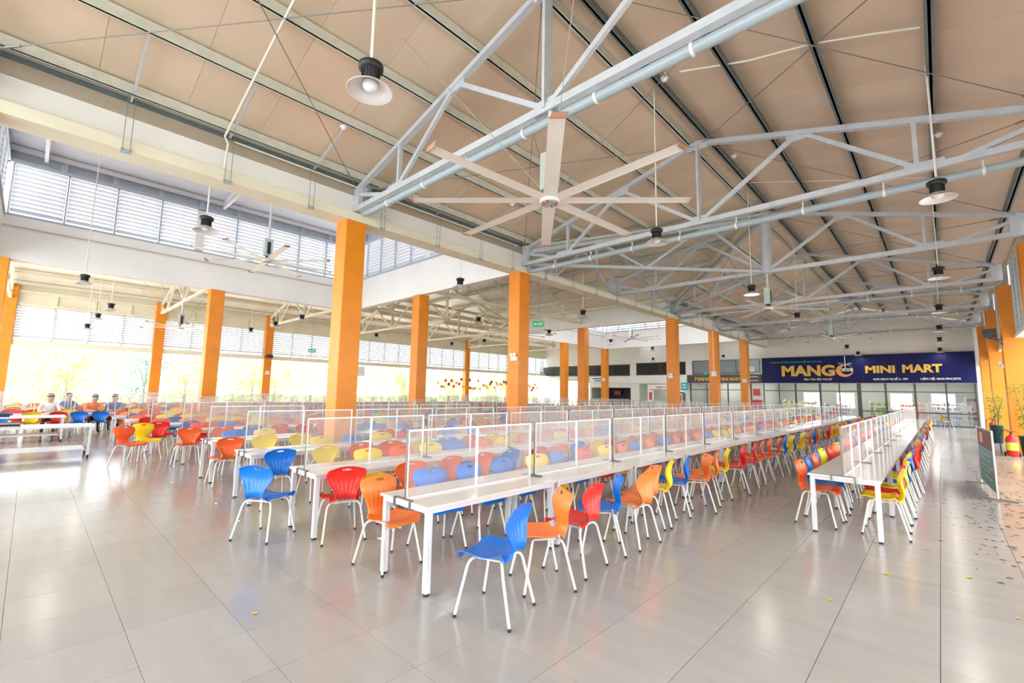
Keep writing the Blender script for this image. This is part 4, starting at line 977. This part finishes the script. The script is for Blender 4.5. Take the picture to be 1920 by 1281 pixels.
def exit_sign(x, y, z, rz, top, lab):
    t = thing('exit_sign', lab, 'sign', (x, y, z), rz, 'green exit signs')
    MB().box(-.19, -.015, 0, .19, .015, .19, 'exitg').build('sign_box', t)
    text('EXIT', -.02, .05, .17, .09, 'wht', t, -.018, off=.01, ext=.002)
    mb = MB(); mb.add([(-.16, -.018, .09), (-.11, -.018, .14), (-.11, -.018, .11), (-.05, -.018, .11), (-.05, -.018, .07), (-.11, -.018, .07), (-.11, -.018, .04)], [(0, 1, 6), (2, 3, 4, 5)], 'wht'); mb.build('arrow', t)
    for sx in (-.1, .1): MB().tube([(sx, 0, .19), (0, 0, .32)], .004, 'wire', 5).build('chain', t)
    MB().tube([(0, 0, .32), (0, 0, top-z)], .006, 'wire', 5).build('suspension_rod', t)
exit_sign(-9.8, 11.68, 3.95, R(38), BZ, 'green exit sign hanging beside the second beam column')
exit_sign(-23.87, 10, 3.6, R(60), zceil(-23.87, 10)-.005, 'green exit sign hanging before the window-side louvres')
MB((-11.0, 30, 3.2)).box(-11.12, 29.98, 3.1, -10.88, 30.02, 3.22, 'exitg').tube([(-11, 30, 3.2), (-11, 30, 9.65)], .006, 'wire', 5).build('small_exit_sign', label='tiny green hanging sign seen near the far café', cat='sign')
sw = thing('switch_box', 'white switch box hanging on conduit at the fourth beam column', 'switch', (-9.95, 28.5, 3.05)); MB().box(-.14, -.06, -.15, .14, .06, .15, 'conduit').build('box', sw); MB().tube([(0, 0, .15), (0, 0, 2.6)], .02, 'conduit', 8).build('conduit', sw)
hs = thing('hanging_label', 'small white plate hanging before the mango emblem on a rod', 'label', (-4.75, 40.2, 3.75)); MB().box(-.3, -.01, -.1, .3, .01, .1, 'wht').box(-.2, -.015, -.05, .2, -.01, .05, 'pb').build('plate', hs); MB().tube([(-.12, 0, .1), (-.12, 0, 1.0)], .025, 'wht', 8).tube([(-.12, 0, 1.0), (-.12, 0, 4.33)], .006, 'wire', 5).build('rod', hs)
spk = thing('wall_speaker', 'black loudspeaker on an arm high on the right-hand column', 'speaker', (1.66, 22.6, 3.75))
mb = MB(); mb.add([(-.42, -.15, .15), (-.12, -.15, .12), (-.12, .15, .12), (-.42, .15, .15), (-.46, -.15, .42), (-.14, -.15, .44), (-.14, .15, .44), (-.46, .15, .42)], [(0, 3, 2, 1), (4, 5, 6, 7), (0, 1, 5, 4), (1, 2, 6, 5), (2, 3, 7, 6), (3, 0, 4, 7)], 'black'); mb.build('cabinet', spk)
mb = MB(); mb.add([(-.44, -.155, .17), (-.15, -.155, .145), (-.16, -.155, .42), (-.475+.02, -.155, .4)], [(0, 1, 2, 3)], 'dark'); mb.build('grille', spk)
MB().bar((-.35, 0, .12), (0, 0, .05), .04, .03, 'black').bar((-.2, 0, .12), (0, 0, -.1), .02, .02, 'black').box(-.02, -.06, -.15, 0, .06, .2, 'black').build('arm_bracket', spk)
def extinguisher(x, y, s, lab):
    t = thing('fire_extinguisher', lab, 'extinguisher', (x, y, 0), group='red fire extinguishers'); t.scale = (s, s, s)
    MB().lathe([(0, .02), (.13, .02), (.15, .05), (.15, .55), (.12, .64), (.05, .68), (.05, .72), (0, .72)], (0, 0, 0), 'redp', 20).build('cylinder', t)
    MB().lathe([(.153, .2), (.153, .46)], (0, 0, 0), 'ylabel', 20).build('paper_label', t)
    MB().tube([(0, 0, .72), (0, 0, .78)], .03, 'black', 10).bar((-.02, 0, .78), (.1, 0, .82), .02, .02, 'black').build('valve', t)
    MB().tube([(0, 0, .76), (-.1, -.02, .86), (-.22, -.02, .82), (-.27, -.02, .6), (-.26, -.02, .2), (-.25, -.02, .03)], .016, 'black', 8).build('hose', t)
    for s_ in (-1, 1): mb = MB(); mb.lathe([(0, -.02), (.07, -.02), (.07, .02), (0, .02)], (0, 0, 0), 'black', 14); o = mb.build('wheel', t); o.location = (s_*.17, .08, .07); o.rotation_euler = (0, R(90), 0)
extinguisher(1.55, 21.4, .95, 'red wheeled fire extinguisher with yellow label beside the near right column')
extinguisher(1.85, 33.6, .95, 'red fire extinguisher near the shop end of the right aisle')
wr = thing('wire_rack', 'small dark folding wire rack leaning near the far extinguisher', 'rack', (1.9, 31.2, 0))
for x in (-.12, .12): MB().bar((x, 0, 0), (x, .1, 1.0), .02, .02, 'black').build('rail', wr)
for k in range(5): MB().bar((-.12, .02*k+.02, .15+.19*k), (.12, .02*k+.02, .15+.19*k), .015, .015, 'black').build('rung', wr)
def plant(x, y, lab, h=1.6, pot=.55, seed=1):
    rr = random.Random(seed); t = thing('potted_bamboo', lab, 'plant', (x, y, 0), group='potted bamboo plants')
    MB().lathe([(0, 0), (.15, 0), (.2, pot), (.22, pot), (.22, pot+.03), (.18, pot+.03), (.17, pot-.03), (0, pot-.03)], (0, 0, 0), 'pot', 18).build('pot', t)
    for i in range(5):
        a = rr.uniform(0, 6.28); MB().tube([(.05*math.cos(a), .05*math.sin(a), pot-.03), (.12*math.cos(a), .12*math.sin(a), pot+h*.5), (.3*math.cos(a), .3*math.sin(a), pot+h*.95)], [.012, .009, .004], 'stem', 6).build('stem', t)
    mb = MB()
    for i in range(330):
        a = rr.uniform(0, 6.28); z = pot+rr.uniform(.15, 1)*h; r_ = rr.uniform(.03, .34)*(z-pot)/h+.05; c = Vector((r_*math.cos(a), r_*math.sin(a), z)); d = Vector((math.cos(a+rr.uniform(-1, 1)), math.sin(a+rr.uniform(-1, 1)), rr.uniform(-.5, .4))).normalized()*.2; s_ = d.cross(Vector((0, 0, 1))).normalized()*.026
        mb.add([c, c+d*.4+s_, c+d, c+d*.4-s_], [(0, 1, 2, 3)], 'bamboo')
    o = mb.build('leaves', t); o['kind'] = 'stuff'
plant(1.62, 27.6, 'potted bamboo in a dark pot between the right-hand columns', 1.25, .7, 2)
plant(1.95, 21.9, 'potted bamboo beside the wheeled extinguisher, cut by the frame', 1.7, .6, 5)
# banner stand
bn = thing('banner_stand', 'free-standing brown and teal banner seen edge-on in the right aisle', 'banner', (.62, 11.75, 0))
def bp(f, z): return Vector((-.1*f, 2.15*f, z))
MB().add([bp(0, .1), bp(1, .1), bp(1, .82), bp(0, .82), bp(0, .1)+Vector((.012, 0, 0)), bp(1, .1)+Vector((.012, 0, 0)), bp(1, .82)+Vector((.012, 0, 0)), bp(0, .82)+Vector((.012, 0, 0))], [(0, 3, 2, 1), (4, 5, 6, 7), (0, 1, 5, 4), (2, 3, 7, 6), (1, 2, 6, 5), (0, 4, 7, 3)], 'tealb').build('teal_panel', bn)
MB().add([bp(0, .82), bp(1, .82), bp(1, 1.17), bp(0, 1.17), bp(0, .82)+Vector((.012, 0, 0)), bp(1, .82)+Vector((.012, 0, 0)), bp(1, 1.17)+Vector((.012, 0, 0)), bp(0, 1.17)+Vector((.012, 0, 0))], [(0, 3, 2, 1), (4, 5, 6, 7), (0, 1, 5, 4), (2, 3, 7, 6), (1, 2, 6, 5), (0, 4, 7, 3)], 'bannerb').build('brown_panel', bn)
MB().add([bp(.6, .9)-Vector((.004, 0, 0)), bp(.8, .9)-Vector((.004, 0, 0)), bp(.8, 1.1)-Vector((.004, 0, 0)), bp(.6, 1.1)-Vector((.004, 0, 0))], [(0, 3, 2, 1)], 'pinkish').build('orange_mark', bn)
mb = MB()
for k, (z, q0, q1) in enumerate([(.7, .15, .7), (.62, .2, .8), (.48, .1, .75), (.4, .3, .85), (.28, .2, .6)]):
    pts = [bp(q0+(q1-q0)*i/16, z+.025*math.sin(i*2.1+k)*(1 if i % 2 else .6))-Vector((.006, 0, 0)) for i in range(17)]
    mb.tube(pts, .006, 'wht', 4)
mb.build('white_script', bn)
for f in (0, 1):
    MB().tube([bp(f, .02), bp(f, 1.2)], .014, 'alu', 8).build('pole', bn)
    p = bp(f, 0); MB().box(p.x-.24, p.y-.03, 0, p.x+.24, p.y+.03, .025, 'bracket').build('foot_bar', bn)
MB().tube([bp(0, 1.19), bp(1, 1.19)], .012, 'alu', 8).build('top_rail', bn)
# smoke detectors and conduits on the ceiling
for i, (x, y, z, lab) in enumerate([(-8.4, 3.85, 6.98, 'white smoke detector under the left purlins near the lamp'), (-8.4, 8.8, 6.98, 'white smoke detector beyond the big fan, on the left slope'), (-3.6, 8.1, 8.0, 'white smoke detector near the ridge, right of the truss'),
                             (-3.55, 12.1, 8.0, 'white smoke detector near the ridge beyond the second truss'), (.3, 11.9, 6.98, 'white junction box at the right-hand purlin, upper'), (.3, 13.6, 6.98, 'white junction box at the right-hand purlin, lower'), (-8.4, 13.0, 6.95, 'white smoke detector left of the second truss king post')]):
    t = thing('smoke_detector', lab, 'detector', (x, y, z), group='white ceiling detectors')
    MB().lathe([(0, -.07), (.04, -.07), (.05, -.04), (.075, -.02), (.075, .0), (0, 0)], (0, 0, 0), 'white', 16).build('body', t); MB().tube([(0, 0, 0), (.03, 0, .05), (.01, 0, .12)], .012, 'conduit', 6).build('lead', t)
def conduit(pts, lab, r=.018):
    MB(pts[0]).tube(pts, r, 'conduit', 8).build('conduit', label=lab, cat='conduit', group='white conduits')
conduit([(-4.2, 2.13, 7.98), (-7.0, 2.13, 7.25), (-9.7, 2.13, 6.52), (-9.72, 2.2, 6.4), (-9.75, 2.18, 5.9)], 'white conduit running down the left slope from the nearest lamp', .02)
conduit([(-9.75, 2.3, 6.5), (-9.75, 6, 6.48), (-9.75, 10.5, 6.48)], 'white conduit along the eave above the cream beam')
conduit([(-3.3, 8.12, 8.0), (-2.14, 8.25, 7.69), (-1.17, 8.17, 7.43), (-.38, 8.25, 7.21), (.12, 8.34, 7.08)], 'white conduit sagging across the right slope near the top', .018)
conduit([(-3.86, 14.29, 8.15), (-1.3, 14.43, 7.46), (.12, 14.45, 7.08)], 'thin white conduit across the right slope beyond the second truss', .012)
conduit([(-9.75, 5.1, 6.5), (-9.72, 5.5, 6.1), (-9.74, 5.9, 5.95), (-9.76, 6.0, 5.9)], 'short white conduit hooking down onto the cream beam')
# projector/white board hanging at left background
MB((-31.8, 17, 2.9)).box(-31.85, 15.2, 2.75, -31.8, 17.4, 3.45, 'wht').box(-31.87, 15.2, 2.73, -31.79, 17.4, 2.77, 'steel').tube([(-31.82, 15.4, 3.45), (-31.82, 15.4, 7.14)], .006, 'wire', 4).tube([(-31.82, 17.2, 3.45), (-31.82, 17.2, 7.14)], .006, 'wire', 4).build('projection_board', label='white rectangular panel hanging right of the big near column', cat='panel')
MB((-33, 10.9, 3.75)).box(-33.1, 10.72, 3.72, -32.8, 11.15, 3.95, 'brown').build('small_projector', label='small brown box on the window-side column', cat='box')

# ------------------------------------------------------------------ floor litter
rr = random.Random(3)
pos = [(.15, 8.2), (-.22, 7.3), (-.45, 7.05), (-.5, 6.0), (.35, 5.6), (.6, 5.2), (-3.95, 1.35), (-.8, 4.9), (.1, 6.5), (.75, 6.2), (-2.2, 5.2)]
LL = ['yellow leaf in front of the right-hand table legs, farther one', 'yellow leaf in front of the right-hand table, second', 'yellow leaf nearest the right-hand front table legs', 'bright yellow leaf lowest on the floor left of the aisle line', 'yellow leaf low at the right near the frame corner',
      'yellow leaf farthest right near the frame bottom', 'orange-yellow leaf on the floor below the near table, left', 'yellow leaf on the floor in the bottom centre', 'yellow leaf in the aisle below the banner, left', 'yellow leaf in the aisle below the banner, right', 'small yellow leaf right of the pulled-out blue chair']
for i, (x, y) in enumerate(pos):
    mb = MB((x, y, 0)); a = rr.uniform(0, 6.28); s = rr.uniform(.018, .03); n = 7
    ring = [(x+s*math.cos(a+k*math.tau/n)*(1.5 if k == 0 else 1), y+s*math.sin(a+k*math.tau/n)*.8, .004+.006*(k % 2)) for k in range(n)]
    mb.add(ring+[(x, y, .001)], [(k, (k+1) % n, n) for k in range(n)], 'yleaf'); mb.build('fallen_leaf', label=LL[i], cat='leaf', group='yellow leaves on the open floor')
mb = MB()
for i in range(700):
    y = rr.uniform(6.2, 12.5) if i % 2 else 7+abs(rr.gauss(0, 1))*9; x = rr.gauss(.95, .5)+(.35 if y < 7.5 else 0)
    if x > 2.6 or x < -.2 or y > 36: continue
    a = rr.uniform(0, 6.28); s = rr.uniform(.015, .045); cx_, sy_ = math.cos(a)*s, math.sin(a)*s
    mb.add([(x-cx_, y-sy_, .002), (x+sy_*.45, y-cx_*.45, .008), (x+cx_, y+sy_, .004), (x-sy_*.45, y+cx_*.45, .01)], [(0, 1, 2, 3)], 'dleaf' if rr.random() < .9 else 'yleaf')
mb.build('dead_leaves', label='brown dead leaves scattered over the right aisle floor', cat='leaves', kind='stuff')
for i, (x, y) in enumerate([(-5.05, 3.35), (-4.85, 2.95), (-6.9, 3.4), (-7.9, 2.05), (-6.7, 2.0), (-10.1, 1.9), (-5.4, 3.9)]):
    mb = MB((x, y, 0)); n = 6; s = .035
    mb.add([(x+s*math.cos(k)*rr.uniform(.6, 1.3), y+s*math.sin(k)*rr.uniform(.5, 1.2), .003+.02*(k % 2)) for k in range(n)]+[(x, y, .02)], [(k, (k+1) % n, n) for k in range(n)], 'paper')
    mb.build('paper_scrap', label='crumpled white paper scrap %s' % ['behind the red chair of the third row', 'beside the orange chair at the nearest table', 'under the fourth table row', 'left of the fourth row front legs', 'left of the pulled-out blue chair', 'before the fifth row front legs', 'deep under the third row'][i], cat='litter', group='paper scraps on the floor')

# ------------------------------------------------------------------ seated people (behind dividers at the far left)
def person(x, y, rz, shirt, lab, lean=.12, hairc='hair'):
    J = {}; E_ = []; Rr = {}
    def j(n, p, r, par=None):
        J[n] = Vector(p); Rr[n] = r
        if par: E_.append((par, n))
    j('pel', (0, 0, .52), .13); j('sp', (0, lean*.3, .72), .125, 'pel'); j('ch', (0, lean*.8, .95), .145, 'sp'); j('nk', (0, lean*1.1, 1.1), .062, 'ch'); j('hd', (0, lean*1.5, 1.20), .108, 'nk'); j('tp', (0, lean*1.5, 1.31), .11, 'hd')
    for s, n in ((-1, 'l'), (1, 'r')):
        j('hip'+n, (s*.1, .02, .5), .095, 'pel'); j('kn'+n, (s*.13, .42, .5), .06, 'hip'+n); j('an'+n, (s*.13, .40, .09), .04, 'kn'+n); j('to'+n, (s*.14, .56, .04), .035, 'an'+n)
        j('sh'+n, (s*.19, lean*.9, 1.03), .06, 'ch'); j('el'+n, (s*.26, .2+lean, .80), .042, 'sh'+n); j('wr'+n, (s*.12, .42+lean, .81), .028, 'el'+n); j('pa'+n, (s*.09, .48+lean, .80), .03, 'wr'+n)
        for k in range(4):
            q = s*(.115-.018*k); j('f%d' % k+n, (q, .53+lean, .80), .009, 'pa'+n); j('g%d' % k+n, (q, .565+lean-.006*abs(k-1.5), .79), .007, 'f%d' % k+n)
        j('t'+n, (s*.055, .50+lean, .805), .01, 'pa'+n)
    names = list(J); me = bpy.data.meshes.new('b'); me.from_pydata([J[n] for n in names], [(names.index(a), names.index(b)) for a, b in E_], [])
    o = bpy.data.objects.new('b', me); COL.objects.link(o); md = o.modifiers.new('s', 'SKIN')
    for i, n in enumerate(names): sv = me.skin_vertices[0].data[i]; sv.radius = (Rr[n], Rr[n]); sv.use_root = n == 'pel'
    sb = o.modifiers.new('u', 'SUBSURF'); sb.levels = 1; sb.render_levels = 1
    bpy.context.view_layer.update(); m2 = bpy.data.meshes.new_from_object(o.evaluated_get(bpy.context.evaluated_depsgraph_get())); bpy.data.objects.remove(o)
    m2.materials.clear()
    for k in (shirt, 'dark', 'skin', 'black'): m2.materials.append(M[k])
    for p in m2.polygons:
        c = p.center; p.use_smooth = True
        p.material_index = 2 if (c.z > 1.1 or (c.y > .36+lean and c.z > .7)) else (0 if c.z > .58 else (3 if c.z < .1 else 1))
    m2.name = 'person'
    r_ = obj('person', m2, None, (x, y, 0), rz, lab, 'person', 'diners behind the dividers')
    hy = lean*1.5
    MB().lathe([(0, 1.395), (.06, 1.385), (.094, 1.35), (.102, 1.30), (.096, 1.275)], (0, hy-.012, 0), hairc, 14).lathe([(0, 1.33), (.07, 1.29), (.075, 1.22), (.05, 1.16), (0, 1.15)], (0, hy-.045, 0), hairc, 12).build('hair', r_)
    mb = MB()
    for s in (-1, 1): mb.lathe([(0, -.008), (.008, 0), (0, .008)], (s*.03, hy+.088, 1.24), 'black', 6)
    mb.build('eyes', r_); MB().add([(-.012, hy+.085, 1.205), (.012, hy+.085, 1.205), (0, hy+.11, 1.205), (0, hy+.086, 1.24)], [(0, 2, 3), (2, 1, 3), (0, 1, 2)], 'skin').build('nose', r_)
    mb = MB()
    for s in (-1, 1): mb.lathe([(0, -.025), (.012, 0), (0, .025)], (s*.088, hy, 1.22), 'skin', 6)
    mb.build('ears', r_); MB().box(-.022, hy+.085, 1.175, .022, hy+.09, 1.182, 'pa').build('mouth', r_)
person(-22.5, .55, R(-90), 'wht', 'person in white seated alone behind the divider at far left')
person(-22.45, 1.62, R(-80), 'orange_lit', 'person in pale orange leaning over the table behind the divider', .2)
person(-22.55, 2.25, R(-95), 'pd', 'person in blue seated right of the one in orange')
person(-24.85, 1.1, R(-90), 'pd', 'person in blue at the table behind, facing the camera')

# ------------------------------------------------------------------ paper lanterns
rr = random.Random(11); LC = [('redp', 'red'), ('pinkish', 'orange'), ('gold', 'yellow'), ('ylabel', 'lime'), ('pf', 'dark orange'), ('pot', 'dark green')]
for i in range(46):
    y = 25.5+13.9*(i/45)+rr.uniform(-.1, .1)
    for yc in (28.65, 34.65):
        if yc-.18 < y < yc+.68: y = yc-.2 if y < yc+.25 else yc+.7
    z = rr.uniform(1.95, 2.85); c = LC[rr.choice([0, 0, 1, 1, 2, 2, 3, 3, 4, 5])]
    t = thing('paper_lantern', '%s paper lantern, %s from the left in the hanging strings' % (c[1], ordn(i)), 'lantern', (-33.25+rr.uniform(-.03, .03), y, z), group='paper lanterns in the window side')
    MB().lathe([(0, .17), (.09, .12), (.15, .02), (.12, -.08), (.05, -.17), (0, -.19)], (0, 0, 0), c[0], 10).build('paper_body', t)
    MB().tube([(0, 0, .17), (0, 0, 3.62-z)], .004, 'wire', 4).tube([(0, 0, -.19), (0, 0, -.33)], .012, c[0], 5).build('string_and_tail', t)

# ------------------------------------------------------------------ trees outside
rr = random.Random(5)
def crown(m, n, rx, rz_, size, seed):
    r_ = random.Random(seed); mb = MB(); cl = []
    for i in range(26):
        a = r_.uniform(0, 6.28); q = r_.random()**.5; cl.append(Vector((math.cos(a)*rx*q, math.sin(a)*rx*q, r_.uniform(-1, 1)*rz_)))
    for i in range(n):
        c = r_.choice(cl)+Vector((r_.gauss(0, .35), r_.gauss(0, .35), r_.gauss(0, .3))); d = Vector((r_.gauss(0, 1), r_.gauss(0, 1), r_.gauss(0, .6))).normalized()*size; s_ = d.orthogonal().normalized()*size*.45
        mb.add([c-d, c+s_, c+d, c-s_], [(0, 1, 2, 3)], m)
    return mb.mesh('foliage')
cm = [crown('leaf', 2600, 1.5, 1.7, .09, 1), crown('leaf', 2600, 1.1, 2.2, .08, 2), crown('leafb', 2200, 1.3, 1.5, .09, 3)]
tk = MB().tube([(0, 0, -2.6), (.05, 0, -1), (0, .05, .6)], [.09, .07, .03], 'bark', 8).tube([(.04, 0, -.9), (.5, .3, .3), (.8, .4, 1.0)], [.04, .03, .01], 'bark', 6).tube([(.03, 0, -.6), (-.5, -.2, .4), (-.7, -.4, 1.2)], [.04, .03, .01], 'bark', 6).mesh('trunk')
TN = ['bright yellow-green garden tree', 'slim yellow-green garden tree', 'blue-green garden tree']
for i in range(18):
    y = -9+i*3.6+rr.uniform(-.3, .3); k = rr.choice([0, 0, 1, 2]); x = (-41, -46.5)[i % 2]-rr.uniform(0, 1)
    t = thing('garden_tree', '%s outside the window side, %s from the left' % (TN[k], ordn(i)), 'tree', (x, y, 2.4), rr.uniform(0, 6.28), 'trees outside the window side')
    s = rr.uniform(.85, 1.2)
    o = obj('foliage', cm[k], t); o.scale = (s, s, s); obj('trunk', tk, t)
mb = MB()
for i in range(9000):
    y = rr.uniform(-12, 60); x = -52-rr.uniform(0, 2); z = rr.uniform(0, 5.2)
    c = Vector((x, y, z)); d = Vector((rr.gauss(0, 1), rr.gauss(0, 1), rr.gauss(0, .6))).normalized()*.16; s_ = d.orthogonal().normalized()*.08
    mb.add([c-d, c+s_, c+d, c-s_], [(0, 1, 2, 3)], 'leaf')
mb.build('background_hedge', label='pale overgrown hedge behind the garden trees', cat='hedge', kind='stuff')
